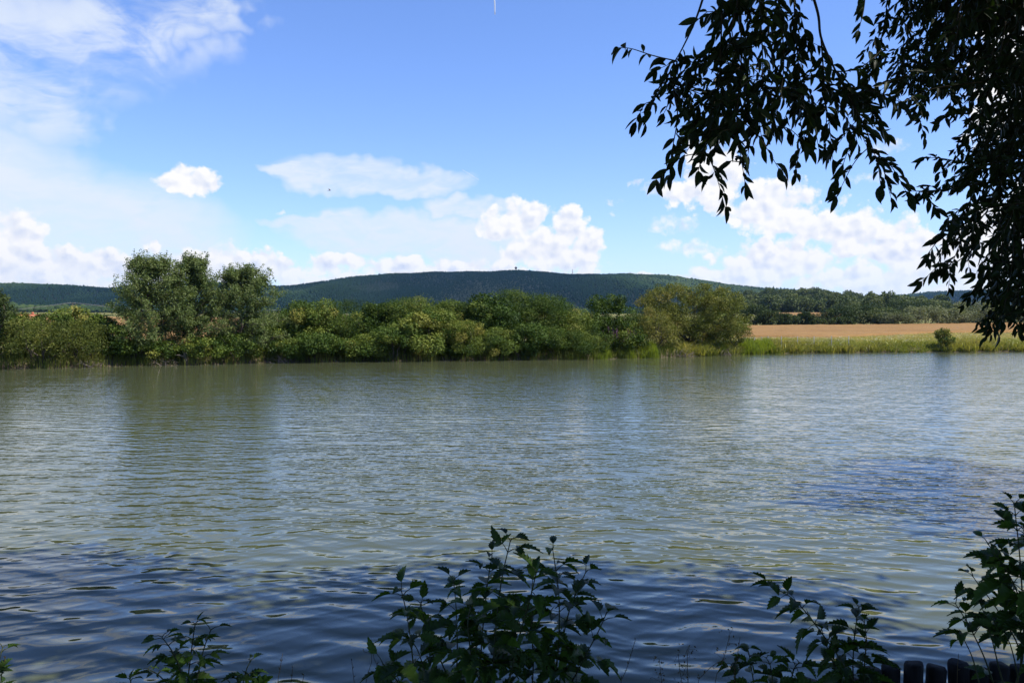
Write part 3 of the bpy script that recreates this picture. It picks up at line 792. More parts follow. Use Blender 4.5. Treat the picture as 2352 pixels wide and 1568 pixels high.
# ------------------------------------------------------------------ belt of trees behind the right field
def far_tree(px, top, hw, Y, mat, bt, label, group, squat=True, **kw):
    x = (px - 1176) / FOC * Y; z = float(ground_z(x, Y)) - 0.3
    H = float(P(px, top, Y)[2] - z); Rr = hw / FOC * Y
    kw.setdefault('nclump', 60); kw.setdefault('per', 70)
    bush('field_tree', label, 'tree', (x, Y, z), Rr, Rr, H, M[mat], bt, 0.14, 0.50, group=group, low=0.06, crad=0.24, amp=0.16, hollow=0.6, **kw)
FB = 'trees beyond the wheat field'
for a in ((1735, 700, 34, 262, 'darkt', 0.45, 'dark tree just right of the big willow, beyond the field'),
          (1772, 712, 32, 256, 'darkt', 0.40, 'dark rounded tree second from the willow beyond the field'),
          (1808, 720, 26, 256, 'darkt', 0.5, 'low dark tree left of the gap showing a second field'),
          (1853, 716, 22, 258, 'darkt', 0.55, 'small round tree standing in the gap before the second field'),
          (1882, 732, 16, 254, 'ridge', 0.5, 'low bush in the gap before the second field'),
          (1925, 705, 42, 260, 'darkt', 0.50, 'broad dark tree right of the gap beyond the field'),
          (1975, 698, 42, 262, 'darkt', 0.55, 'tallest dark tree beyond the middle of the right field'),
          (1930, 728, 26, 252, 'darkt', 0.7, 'low dark tree at the field edge before the broad dark one'),
          (2028, 706, 40, 258, 'ridge', 0.40, 'dark olive tree left of the pale willows'),
          (2052, 716, 40, 254, 'greyw', 0.35, 'olive-grey willow left of the two palest ones'),
          (2125, 702, 46, 256, 'greyw', 0.66, 'pale grey-green willow with the broadest dome beyond the field'),
          (2180, 708, 36, 256, 'greyw', 0.72, 'pale grey-green willow right of the broadest dome'),
          (2232, 692, 44, 258, 'greyw', 0.55, 'grey-green willow partly behind the hanging branch'),
          (2300, 700, 50, 258, 'greyw', 0.50, 'grey-green willow behind the hanging leaves near the right edge'),
          (2385, 705, 60, 260, 'greyw', 0.45, 'grey-green willow cut by the right edge')):
    far_tree(*a, FB)
NTH = ('leftmost', 'second from the left', 'third from the left', 'fourth from the left', 'fifth from the left', 'sixth from the left', 'seventh from the left', 'eighth from the left', 'ninth from the left')
for i_, (px, top, Y) in enumerate(sorted(((2070, 690, 330), (2010, 692, 340), (2110, 692, 345), (2200, 690, 340), (1945, 696, 350), (2280, 688, 345)))):
    far_tree(px, top, 34, Y, 'darkt', 0.45, NTH[i_] + ' dark tree of the row behind the pale willows', 'dark trees behind the pale willows', nclump=40, per=40)

# ------------------------------------------------------------------ trees of the low wooded ridge on the right
def ridge_trees():
    protos = []
    for k in range(5):
        n = 26; c = lumpy(dome_points(n, 1.0, 9.0, 0.12, 0.6), 0.2, 1, 9.0); c[:, :2] *= 4.2
        tin = np.clip((0.25, 0.4, 0.5, 0.62, 0.75)[k] + rng.normal(0, 0.10, n), 0, 1)
        V, F, T = clump_leaves(c, np.full(n, 1.7), 46, 0.95, 0.8, 0.85, tin, shell=0.8)
        cm = make_mesh('crown', V, [F], M['ridge'], tint=T)
        m = MB(); m.tube(curve((0, 0, -1), (0, 0, 6), 4, 0, 0.02), [0.3, 0.1], 6)
        protos.append((cm, m.mesh('trunk', M['bark'])))
    pts = []; tries = 0
    while len(pts) < 290 and tries < 40000:
        tries += 1
        px = rng.uniform(1610, 2170); r = rng.uniform(575, 1030)
        a = R(px_ae(px, 700)[0]); x, y = r * math.sin(a), r * math.cos(a)
        if ground_z(x, y) < 15 and r > 640 and rng.random() < 0.6: continue
        if all((x - u) ** 2 + (y - v) ** 2 > 8.2 ** 2 for u, v in pts): pts.append((x, y))
    for x, y in pts:
        k = int(rng.integers(5)); s = rng.uniform(0.75, 1.35)
        o = empty('ridge_tree', (x, y, float(ground_z(x, y)) - 0.5)); o.scale = (s, s, s * rng.uniform(0.85, 1.15)); o.rotation_euler.z = rng.uniform(0, 6.28)
        tag(o, 'rounded leafy tree on the low wooded ridge at right', 'tree', 'trees of the low wooded ridge')
        link('crown', protos[k][0], o); link('trunk', protos[k][1], o)
ridge_trees()

# hedgerow trees far behind the left field
for i_, (px, top, Y) in enumerate(((20, 716, 420), (70, 728, 410), (140, 724, 420), (215, 722, 430), (290, 722, 420), (360, 722, 425), (430, 724, 420), (500, 722, 425), (600, 720, 420))):
    far_tree(px, top, 40, Y, 'ridge', 0.35, NTH[i_] + ' dark hedgerow tree beyond the left wheat field', 'hedgerow trees beyond the left field', nclump=30, per=36)

# ------------------------------------------------------------------ house and power line at left
def house():
    Y = 395.0; x = (62 - 1176) / FOC * Y; z = float(ground_z(x, Y))
    rz = P(62, 722, Y)[2] - z
    o = empty('farmhouse', (x, Y, z)); tag(o, 'farmhouse with an orange-red tiled roof showing above the left bushes', 'house')
    wallm = plain_mat('rendered_wall', (0.55, 0.50, 0.42), (0.66, 0.60, 0.50), 2.0)
    tile = plain_mat('roof_tiles', (0.30, 0.085, 0.045), (0.42, 0.14, 0.07), 3.0)
    gl = plain_mat('window_glass', (0.03, 0.035, 0.04), (0.05, 0.055, 0.06), 2.0, 0.1, 0.0)
    he = rz - 2.6
    m = MB(); m.box((0, 0, he / 2 - 0.5), (12, 7, he + 1)); m.build('wall', wallm, o)
    m = MB(); V = np.array([(-6.5, -4, he), (6.5, -4, he), (6.5, 4, he), (-6.5, 4, he), (-6.5, 0, rz), (6.5, 0, rz)])
    m.add(V, [(0, 1, 5, 4), (2, 3, 4, 5)]); m.add(V, [(0, 4, 3), (1, 2, 5)]); m.add(V, [(0, 3, 2, 1)]); rf = m.build('roof', tile, o)
    m = MB(); m.box((2.5, 0.6, rz + 0.3), (0.8, 0.8, 1.6)); m.build('chimney', tile, rf)
    for k in (-4, -1.3, 1.3, 4):
        m = MB(); m.box((k, -3.53, he - 1.4), (1.1, 0.12, 1.4)); m.build('window', gl, o)
house()
def power_line():
    Y = 330.0
    tops = []
    for px, py in ((-330, 722), (167, 695), (640, 712)):
        q = P(px, py, Y); z = float(ground_z(q[0], Y)); h = q[2] - z
        o = empty('power_pole', (q[0], Y, z))
        tag(o, {-330: 'power pole beyond the left edge', 167: 'wooden power pole behind the round tree at left', 640: 'power pole hidden behind the right tall tree'}[px], 'pole', 'poles of the power line')
        m = MB(); m.tube([(0, 0, -0.5), (0, 0, h)], [0.16, 0.11], 8); m.build('pole', M['bark'], o)
        m = MB(); m.box((0, 0, h - 0.35), (2.0, 0.14, 0.16)); m.build('crossarm', M['bark'], o)
        for k in (-0.9, 0, 0.9):
            m = MB(); m.tube([(k, 0, h - 0.3), (k, 0, h + 0.05)], 0.07, 6); m.build('insulator', M['post'], o)
        tops.append(np.array([q[0], Y, z + h]))
    for k, w in ((-0.9, 'left'), (0.9, 'right')):
        m = MB()
        for a, b in zip(tops, tops[1:]):
            t = np.linspace(0, 1, 14)[:, None]; p = a + (b - a) * t + np.array([k, 0, 0.05]); p[:, 2] -= 2.2 * np.sin(t[:, 0] * math.pi)
            m.tube(p, 0.035, 4)
        tag(m.build('power_cable', M['wire']), 'pale overhead cable of the power line, %s side of the poles' % w, 'cable', 'cables of the power line')
power_line()
# ------------------------------------------------------------------ grass and reeds on the far bank
def blades(x, y, z, h, w, tint, lean=0.25, bend=0.35):
    """upright grass blades, three-vertex-wide bent strips"""
    n = len(x); b = np.stack([x, y, z], 1)
    a = rng.random(n) * 6.283; side = np.stack([np.cos(a), np.sin(a), np.zeros(n)], 1)
    ld = rng.random(n) * 6.283; ln = np.stack([np.cos(ld), np.sin(ld), np.zeros(n)], 1) * (lean * rng.random(n))[:, None]
    w = np.broadcast_to(w, (n,))[:, None]; h = np.broadcast_to(h, (n,))[:, None]
    v0 = b - side * w / 2; v1 = b + side * w / 2
    mid = b + np.array([0, 0, 0.6]) * h + ln * h * 0.5
    v2 = mid - side * w * 0.4; v3 = mid + side * w * 0.4
    tip = b + np.array([0, 0, 1.0]) * h + ln * h * (1 + bend)
    V = np.stack([v0, v1, v3, v2, tip], 1); o = (np.arange(n) * 5)[:, None]
    return V.reshape(-1, 3), [o + np.array([[0, 1, 2, 3]]), o + np.array([[3, 2, 4]])], np.repeat(tint, 5)

def meadow():
    # tall grass of the right bank, from the waterline to the wheat
    n = 70000
    px = rng.uniform(1560, 2420, n); s = rng.random(n) ** 1.6 * 46
    Y = np.array(shore((px - 1176) / FOC * 82)) + 0.1 + s
    x = (px - 1176) / FOC * Y; Y = shore(x) - 0.1 + s
    z = ground_z(x, Y) - 0.03
    pat = np.sin(x * 0.7 + np.sin(Y * 0.4) * 2) * 0.5 + np.sin(x * 0.23 + Y * 0.31) * 0.5
    t = 0.46 + 0.42 * np.clip(s / 18, 0, 1) + 0.16 * pat + rng.normal(0, 0.12, n)
    fl = (rng.random(n) < 0.10 * np.clip(s / 8, 0, 1) * (pat > -0.3)); t = np.where(fl, 1.0, np.clip(t, 0, 0.9))
    h = (0.22 + 0.26 * rng.random(n)) * (1 + 0.55 * pat * (s < 5)) * np.where(s < 2.5, 1.7, 1.0)
    V, F, T = blades(x, Y, z, h, np.where(fl, 0.11, 0.06 + s * 0.0014), t, 0.9, 0.8)
    tag(link('meadow_grass', make_mesh('meadow_grass', V, F, M['grass'], tint=T)), 'tall yellowing meadow grass with white flowers on the right bank', 'grass', kind='stuff')
    # rank grass under the hedge
    n = 15000
    x = rng.uniform(-42, 28, n); s = rng.random(n) ** 1.5 * 6; Y = shore(x) - 0.15 + s; z = ground_z(x, Y) - 0.03
    t = np.clip(0.12 + 0.12 * np.sin(x * 0.8) + rng.normal(0, 0.1, n), 0, 0.6)
    V, F, T = blades(x, Y, z, 0.35 + 0.5 * rng.random(n), 0.05, t)
    tag(link('bank_grass', make_mesh('bank_grass', V, F, M['grass'], tint=T)), 'dark rank grass along the foot of the wooded bank', 'grass', kind='stuff')
meadow()

def reeds(px0, px1, top, label, n=1500, t0=0.75, back=1.6, name='reed_clump'):
    b = base_at((px0 + px1) / 2, 0.0)
    h = float(P((px0 + px1) / 2, top, b[1] + 0.4)[2])
    half = (px1 - px0) / 2 / FOC * b[1]
    x = rng.uniform(-half, half, n); s = rng.random(n) * back
    Y = shore(b[0] + x) - 0.2 + s - b[1]; z = ground_z(b[0] + x, b[1] + Y) - b[2] - 0.03
    env = np.clip(1 - (np.abs(x) / half) ** 4, 0.25, 1) * (0.72 + 0.18 * np.sin(x * 2.1 + px0) + 0.1 * np.sin(x * 5.3)) / 0.95
    hh = (h - b[2]) * env * (0.62 + 0.38 * rng.random(n))
    V, F, T = blades(x, Y, z, hh, 0.045, np.clip(t0 + 0.12 * np.sin(x * 2.7) + rng.normal(0, 0.16, n), 0, 1), 0.30, 0.6)
    o = tag(empty(name, b), label, 'reeds')
    link('blade', make_mesh('blade', V, F, M['reed'], tint=T), o)['kind'] = 'stuff'
reeds(1695, 1800, 782, 'wide clump of lime green reeds at the waterline right of the big willow', 3200, 0.72, 2.4)
reeds(1470, 1516, 788, 'bright lime green reeds at the left foot of the big willow', 1700, 0.62)
reeds(1418, 1466, 788, 'green sedge at the waterline beneath the purple flowers', 1100, 0.40)
reeds(1362, 1412, 790, 'yellowish reeds at the waterline below the conical tree', 1100, 0.55)
reeds(1290, 1352, 806, 'short grassy tuft at the right end of the hedge foot', 700, 0.25)
reeds(1615, 1690, 792, 'dull sedge under the right side of the big willow', 1400, 0.22)

def loosestrife(px, top, label, n=9):
    b = base_at(px, 0.7); h = float(P(px, top, b[1])[2] - b[2])
    o = tag(empty('loosestrife', b), label, 'flowers', 'purple flowering plants')
    st = MB(); cs = []; lf = []
    for k in range(n):
        e = np.array([rng.normal(0, 0.4), rng.normal(0, 0.25), h * rng.uniform(0.75, 1)]); c = curve((e[0] * 0.6, e[1] * 0.6, 0), e, 4, 0, 0.02)
        st.tube(c, [0.012, 0.006], 4)
        for s in np.linspace(0.7, 1, 8): cs.append(c[0] + (e - c[0]) * s)
        for s in np.linspace(0.2, 0.7, 7): lf.append(c[0] + (e - c[0]) * s)
    st.build('stem', M['stem'], o)
    V, F, T = clump_leaves(np.array(cs), 0.035, 9, 0.05, 0.8, 1.0); link('flower', make_mesh('flower', V, [F], M['flower'], tint=T), o)
    V, F, T = clump_leaves(np.array(lf), 0.10, 8, 0.12, 0.4, 1.0); link('leaves', make_mesh('leaves', V, [F], M['hedge'], tint=T), o)
loosestrife(1412, 752, 'purple-flowered loosestrife left of the lime green reeds', 12)
loosestrife(1446, 756, 'purple-flowered loosestrife nearest the lime green reeds', 12)

# dead branches, stump and brushwood at the waterline
def brush(px, label, w, h, n, back=-0.2):
    b = base_at(px, back); b[2] = max(b[2], -0.1)
    o = tag(empty('dead_branches', b), label, 'branches')
    for k in range(n):
        m = MB()
        p0 = np.array([rng.normal(0, w * 0.4), rng.uniform(0, 0.8), -0.1]); a = rng.uniform(0.1, 3.0)
        e = p0 + np.array([math.cos(a) * w * rng.uniform(0.3, 0.9), rng.uniform(-0.6, 0.3), abs(math.sin(a)) * h * rng.uniform(0.4, 1)])
        c = curve(p0, e, 5, 0.1, 0.08); m.tube(c, [rng.uniform(0.02, 0.04), 0.008], 5)
        for q in range(3):
            i = int(rng.integers(1, 4)); m.tube(curve(c[i], c[i] + rng.normal(0, 0.3, 3), 3, 0, 0.05), [0.012, 0.004], 4)
        m.build('branch', M['deadwood'], o)
brush(640, 'tangle of bare dead branches at the water right of the tall trees', 1.3, 1.1, 26)
brush(365, 'bare dead twigs hanging over the water below the left tall tree', 1.0, 0.8, 16)
brush(205, 'brown dead brushwood at the water below the willow bush at left', 1.0, 1.0, 16)
brush(1015, 'grey dead branches at the water in the middle of the hedge', 0.9, 0.7, 14)
brush(1560, 'bare lower twigs of dead wood at the left foot of the big willow', 1.6, 1.0, 22)
brush(1650, 'bare arching dead twigs at the water under the big willow', 1.8, 1.1, 26)
def stump():
    b = base_at(426, 0.1); h = float(P(426, 808, b[1])[2] - b[2])
    o = tag(empty('tree_stump', b), 'broken tree stump at the water between the tall trees', 'stump')
    m = MB(); m.tube([(0, 0, -0.3), (0.02, 0, h * 0.4), (-0.05, 0, h * 0.9), (-0.12, 0, h)], np.array([0.20, 0.15, 0.13, 0.05]), 9); m.build('trunk', M['bark'], o)
    m = MB(); m.tube(curve((0.1, -0.05, 0.5), (-0.7, -0.2, h * 0.75), 4, 0.1, 0.05), [0.05, 0.02], 6); m.build('broken_branch', M['deadwood'], o)
stump()

# wire fence on the right bank
def fence():
    pts = []
    for px, top, back in ((1660, 778, 4.5), (1713, 775, 3.6), (1734, 774, 3.4), (1750, 773, 3.0), (1764, 772, 2.8), (1795, 772, 1.4), (1831, 772, 1.0), (1870, 772, 0.8), (1910, 771, 0.8), (1950, 771, 0.8)):
        b = base_at(px, back); pts.append((b, float(P(px, top, b[1])[2] - b[2])))
    o = tag(empty('wire_fence', pts[0][0]), 'thin grey wire fence along the grassy bank right of the willow', 'fence')
    r0 = pts[0][0]
    for b, h in pts:
        m = MB(); q = b - r0; m.tube([q + (0, 0, -0.3), q + (rng.normal(0, 0.02), 0, h)], 0.035, 6); m.build('post', M['post'], o)
    for f in (0.35, 0.65, 0.95):
        m = MB(); m.tube([b - r0 + np.array([0, -0.04, h * f]) for b, h in pts], 0.006, 4); m.build('wire', M['wire'], o)
fence()

# ------------------------------------------------------------------ overhanging willow at the right: trunk, limbs, hanging twigs, leaves
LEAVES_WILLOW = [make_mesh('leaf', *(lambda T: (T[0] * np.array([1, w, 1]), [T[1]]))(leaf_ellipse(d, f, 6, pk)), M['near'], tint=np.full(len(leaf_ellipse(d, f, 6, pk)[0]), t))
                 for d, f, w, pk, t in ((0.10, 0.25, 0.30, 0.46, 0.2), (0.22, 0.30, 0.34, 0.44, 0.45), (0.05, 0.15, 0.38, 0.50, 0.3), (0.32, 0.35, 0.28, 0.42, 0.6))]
WT = [leaf_ellipse(d, f, 5, pk) for d, f, pk in ((0.10, 0.25, 0.46), (0.25, 0.30, 0.44))]

def place_leaf(me, parent, p, D, N, L, root):
    D, S, N2 = (v[0] for v in leaf_frames(np.array([D]), np.array([N])))
    o = bpy.data.objects.new('leaf', me); C.objects.link(o); o.parent = parent
    Mx = Matrix((( D[0] * L, S[0] * L, N2[0] * L, p[0] - root[0]), (D[1] * L, S[1] * L, N2[1] * L, p[1] - root[1]), (D[2] * L, S[2] * L, N2[2] * L, p[2] - root[2]), (0, 0, 0, 1)))
    o.matrix_local = Mx
    return o

def resample(pts, step):
    pts = np.array(pts, float)
    # smooth with Catmull-Rom, then equal steps
    ext = np.concatenate([[2 * pts[0] - pts[1]], pts, [2 * pts[-1] - pts[-2]]])
    out = []
    for i in range(1, len(ext) - 2):
        p0, p1, p2, p3 = ext[i - 1:i + 3]
        for t in np.linspace(0, 1, 8, endpoint=False):
            out.append(0.5 * ((2 * p1) + (p2 - p0) * t + (2 * p0 - 5 * p1 + 4 * p2 - p3) * t * t + (3 * p1 - p0 - 3 * p2 + p3) * t ** 3))
    out.append(pts[-1]); out = np.array(out)
    d = np.concatenate([[0], np.cumsum(np.linalg.norm(np.diff(out, axis=0), axis=1))])
    n = max(2, int(d[-1] / step) + 1)
    s = np.linspace(0, d[-1], n)
    return np.stack([np.interp(s, d, out[:, k]) for k in range(3)], 1)

def willow():
    root = np.array([6.2, 0.6, float(ground_z(6.2, 0.6))])
    o = tag(empty('willow_tree', root), 'leafy willow overhanging the lake at the right, its hanging branches nearly black in shade', 'tree')
    tk = MB(); lim = MB(); tw = MB()
    tk.tube(resample([(0, 0, -0.4), (-0.1, 0.1, 1.2), (-0.35, 0.35, 2.8), (-0.5, 0.7, 4.6), (-0.8, 0.9, 6.6)], 0.4), [0.42, 0.20], 12)
    tk.tube(resample([(-0.35, 0.35, 2.6), (0.6, 1.2, 4.4), (1.6, 2.6, 6.6), (2.6, 4.6, 8.6)], 0.4), [0.26, 0.09], 10)
    def limb(pts, r0, r1, sides=7):
        p = resample([np.array(q, float) - root for q in pts], 0.12); lim.tube(p, np.linspace(r0, r1, len(p)), sides)
    # limbs that run above the picture and carry the hanging twigs
    limb([root + (-0.5, 0.7, 4.4), (4.6, 2.2, 5.5), (3.2, 3.2, 5.55), (2.0, 3.6, 5.2), (1.1, 3.7, 4.75)], 0.10, 0.012)
    limb([root + (-0.45, 0.6, 3.6), (5.0, 3.0, 5.2), (4.0, 4.2, 5.6), (3.2, 4.9, 5.5), (2.5, 5.3, 5.2)], 0.11, 0.015)
    limb([root + (-0.4, 0.5, 3.0), (5.4, 3.4, 4.6), (4.6, 4.6, 5.0), (4.0, 5.4, 5.0), (3.4, 5.8, 4.6)], 0.10, 0.015)
    LP, LD, LN, LL = [], [], [], []
    FRONT = []
    def leafy(p, size, dens=1.0, first=0.0, droop=0.42, both=True):
        """leaves alternately along a twig; p are points along it"""
        n = len(p); tan = norm(np.gradient(p, axis=0))
        for i in range(int(n * first), n):
            if rng.random() > dens: continue
            sd = norm(np.cross(tan[i], rng.normal(size=3)))
            # leaves spread mostly sideways as seen from the lake path
            sd = norm(sd * np.array([1.0, 0.55, 0.7])) * (1 if i % 2 else -1)
            D = norm(tan[i] * 0.75 + sd * 0.75 + np.array([0, 0, -droop]) + rng.normal(0, 0.18, 3))
            LP.append(p[i]); LD.append(D); LN.append(norm(rng.normal(size=3) * 0.8 + np.array([0.0, -0.9, 0.5]))); LL.append(size * rng.uniform(0.55, 1.25))
        LP.append(p[-1]); LD.append(norm(tan[-1] + np.array([0, 0, -0.4]))); LN.append(norm(rng.normal(size=3) + np.array([0, -1, 0]))); LL.append(size * 1.0)
    def twig(px, Y, size, side=1.0, first=0.0, dens=0.95, step=0.021, r=0.0042, nside=None, slen=0.22):
        pts = [P(x, y, Y + dy) for (x, y), dy in zip(px, np.cumsum(rng.normal(0, 0.06, len(px))))]
        p = resample(pts, step)
        tw.tube(p - root, np.linspace(r, 0.0014, len(p)), 5)
        leafy(p, size, dens, first)
        L = len(p) * step
        ns = int(L * 9 * side) if nside is None else nside
        for k in range(ns):
            i = int(len(p) * rng.uniform(max(first, 0.08), 0.95)); q = p[i]
            ln = slen * rng.uniform(0.5, 1.3)
            dr = norm(np.array([rng.normal(0, 0.95), rng.normal(0, 0.5), -0.62 + rng.normal(0, 0.3)]))
            e = q + dr * ln; mid = (q + e) / 2 + np.array([0, 0, 0.03])
            s = resample([q, mid, e], step)
            tw.tube(s - root, [0.0022, 0.001], 4)
            leafy(s, size, dens, 0.1)
        return p
    S1 = 0.072
    twig([(1632, -60), (1600, 40), (1568, 110), (1545, 150), (1528, 190)], 3.45, S1, 0.6, 0.62, r=0.006, slen=0.16)
    twig([(1552, 140), (1500, 128), (1450, 112), (1422, 110)], 3.45, S1 * 1.1, 0.0, 0.15, 0.8, r=0.003)
    twig([(1540, 165), (1512, 205), (1490, 260), (1482, 282)], 3.45, S1, 0.8, 0.1, slen=0.10)
    twig([(1540, 170), (1556, 260), (1545, 340), (1540, 400)], 3.5, S1, 0.15, 0.1, 0.85, slen=0.12)
    twig([(1660, -60), (1655, 120), (1645, 250), (1620, 330), (1604, 392)], 3.4, S1, 1.1, 0.1, 0.9)
    twig([(1700, -60), (1702, 150), (1692, 270), (1702, 360), (1712, 425)], 3.5, S1, 1.0, 0.1, 0.9)
    twig([(1740, -60), (1752, 150), (1742, 240), (1748, 310)], 3.7, S1, 1.2, 0.1)
    twig([(1690, -10), (1625, 110), (1560, 195), (1525, 260)], 3.6, S1, 1.1, 0.1)
    twig([(1780, -60), (1800, 120), (1790, 230), (1770, 300)], 3.45, S1, 1.2, 0.1)
    twig([(1820, -60), (1832, 130), (1850, 260), (1872, 300), (1880, 340)], 3.6, S1, 1.2, 0.1)
    twig([(1850, -60), (1878, 30), (1888, 95), (1935, 195), (1985, 290), (2016, 375)], 3.5, S1, 0.9, 0.40, 0.95, r=0.007)
    twig([(1886, 90), (1895, 220), (1898, 280), (1895, 340)], 3.55, S1, 1.2, 0.15)
    twig([(1932, 190), (1985, 235), (2020, 290)], 3.6, S1, 1.2, 0.1)
    twig([(1760, 120), (1828, 230), (1842, 310)], 3.75, S1, 1.3, 0.1)
    twig([(1720, 80), (1655, 200), (1605, 270), (1588, 300)], 3.65, S1, 1.1, 0.1)
    twig([(1790, 150), (1700, 250), (1660, 300), (1640, 340)], 3.8, S1, 1.0, 0.1)
    twig([(1880, 150), (1930, 165), (1985, 150), (2030, 110)], 3.9, S1, 0.9, 0.2)
    twig([(1850, 100), (1920, 230), (1960, 300), (1970, 330)], 3.9, S1, 1.2, 0.1)
    twig([(1700, -30), (1680, 60), (1640, 120), (1610, 170)], 3.3, S1, 1.2, 0.1)
    twig([(1770, -40), (1730, 80), (1720, 200), (1760, 300)], 3.9, S1, 1.3, 0.1)
    twig([(1990, -60), (1984, 20), (1972, 70)], 4.0, S1, 0.2, 0.2, 0.7, slen=0.10)
    # the dense right-hand mass, further back
    xl = lambda y: np.interp(y, [-60, 0, 60, 110, 160, 230, 300, 350, 400, 440, 480, 540, 600, 640, 700, 760, 820], [2010, 2000, 2010, 2020, 1995, 2035, 2120, 2155, 2150, 2100, 2135, 2150, 2150, 2175, 2235, 2275, 2295])
    for k in range(250):
        y = rng.uniform(-60, 760) if k > 40 else rng.uniform(-60, 250)
        x0 = xl(y); x = x0 + (2430 - x0) * rng.random() ** 0.85
        Y = rng.uniform(4.0, 6.0)
        up = rng.uniform(110, 230) * 4.5 / Y; sx = rng.uniform(20, 150)
        ym = max(y - up, -160)
        if rng.random() < 0.35:   # more level sprays reaching out to the left
            pts = [(x + 160 + sx * 0.5, y - 40), (x + 80, y - 25), (x + 25, y - 5), (x, y + 12)]
        else:
            pts = [(x + sx, ym - 20), (x + sx * 0.75, ym + (y - ym) * 0.35), (x + sx * 0.3, ym + (y - ym) * 0.75), (x, y)]
        twig(pts, Y, 0.064, 0.55, 0.05, 0.95, 0.022, slen=0.18)
    for k in range(20):           # inner twigs that close the gaps at the right edge
        x = rng.uniform(2210, 2440); y = rng.uniform(-20, 520)
        twig([(x + 60, y - 190), (x + 40, y - 110), (x + 12, y - 40), (x, y)], rng.uniform(5.0, 6.6), 0.066, 0.6, 0.05, 0.95, 0.022, slen=0.2)
    for pts in ([(2330, 520), (2325, 600), (2310, 690), (2294, 765)], [(2352, 560), (2345, 640), (2332, 710)], [(2380, 600), (2372, 680), (2352, 740)], [(2300, 500), (2285, 590), (2270, 660)],
                [(2250, 560), (2200, 600), (2155, 622)], [(2230, 520), (2165, 545), (2125, 590)], [(2260, 420), (2170, 435), (2085, 440)], [(2240, 380), (2170, 365), (2125, 362)]):
        twig(pts, 4.3, 0.078, 0.7, 0.05, 0.9)
    LP, LD, LN, LL = np.array(LP), np.array(LD), np.array(LN), np.array(LL)
    # the 300 that show largest hang nearest the camera: each its own part
    inv = (np.abs(LP[:, 0] / LP[:, 1]) < 0.64) & (np.abs((LP[:, 2] - 3) / LP[:, 1] + 0.02) < 0.43)
    score = np.where(inv, LL / LP[:, 1], 0); big = np.argsort(-score)[:300]
    rest = np.ones(len(LP), bool); rest[big] = False
    tk.build('trunk', M['bark'], o, smooth=True); lim.build('limbs', M['twig'], o, smooth=True); tw.build('twigs', M['twig'], o)
    for i in big: place_leaf(LEAVES_WILLOW[int(rng.integers(4))], o, LP[i], LD[i], LN[i], LL[i], root)
    Vs, Fs, Ts, k0 = [], [], [], 0
    ri = np.where(rest)[0]
    for q, tm in enumerate(WT):
        ii = ri[q::2]
        V, F, T = leaves(LP[ii] - root, LD[ii], LN[ii], LL[ii], LL[ii] * 0.33, tm, rng.random(len(ii)) * 0.7)
        Vs.append(V); Fs.append(F + k0); Ts.append(T); k0 += len(V)
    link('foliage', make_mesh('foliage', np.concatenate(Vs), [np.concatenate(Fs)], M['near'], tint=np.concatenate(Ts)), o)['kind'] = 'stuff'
    # unseen crown overhead, its lobes placed to shade the bank, logs and near water
    cs = []
    def lobe(c, r, n):
        u = unit(n) * (rng.random(n) ** 0.4)[:, None]; cs.append(np.array(c) + u * np.array(r))
    lobe((5.5, -1.2, 7.6), (5.6, 3.8, 2.3), 170); lobe((13.4, 13.2, 8.8), (3.0, 4.4, 1.8), 90); lobe((5.2, 6.1, 8.9), (4.2, 2.4, 1.5), 120); lobe((6.6, 3.5, 7.7), (3.2, 1.7, 1.1), 60); lobe((2.0, -1.9, 7.0), (3.5, 2.8, 1.8), 70); lobe((5.0, 1.6, 6.8), (3.6, 2.0, 1.2), 60)
    c = np.concatenate(cs)
    keep = (c[:, 2] - 3 > 0.46 * c[:, 1] + 1.4) | (np.abs(c[:, 0]) > 0.72 * c[:, 1] + 1.6) & (c[:, 1] > 0)
    c = c[keep]
    V, F, T = clump_leaves(c - root, 0.9, 150, 0.26, 0.42, 0.8, rng.random(len(c)) * 0.7, shell=0.1)
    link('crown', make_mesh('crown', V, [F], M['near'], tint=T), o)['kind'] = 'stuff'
    print('willow leaves', len(LP))
willow()

def shade_tree():
    """alder behind the camera on the left: out of the picture, it shades the water at the lower left"""
    root = np.array([-3.6, -2.2, float(ground_z(-3.6, -2.2))])
    o = tag(empty('alder_tree', root), 'alder standing behind the viewpoint whose shade darkens the near water at left', 'tree')
    m = MB(); m.tube(resample([(0, 0, -0.4), (0.1, 0.2, 3), (0.3, 0.8, 6), (0.4, 1.4, 9)], 0.5), [0.32, 0.10], 10)
    for k in range(12): m.tube(curve((0.3, 0.8, 5 + k * 0.35), np.array([math.cos(k * 2.4) * 4, 2.0 + math.sin(k * 2.4) * 3.4, 7.5 + k * 0.25]), 5, 0.3, 0.04), [0.08, 0.02], 6)
    m.build('trunk', M['bark'], o, smooth=True)
    n = 230; u = unit(n) * (rng.random(n) ** 0.4)[:, None]; c = np.array([-3.6, -0.3, 9.2]) + u * np.array([6.0, 4.6, 2.6])
    c = np.concatenate([c, np.array([-1.6, 6.6, 9.9]) + unit(110) * (rng.random(110) ** 0.4)[:, None] * np.array([4.4, 2.4, 1.7])])
    c = c[c[:, 2] - 3 > 0.46 * c[:, 1] + 1.4]
    V, F, T = clump_leaves(c - root, 0.95, 150, 0.26, 0.55, 0.8, rng.random(len(c)) * 0.7, shell=0.1)
    link('crown', make_mesh('crown', V, [F], M['near'], tint=T), o)['kind'] = 'stuff'
shade_tree()
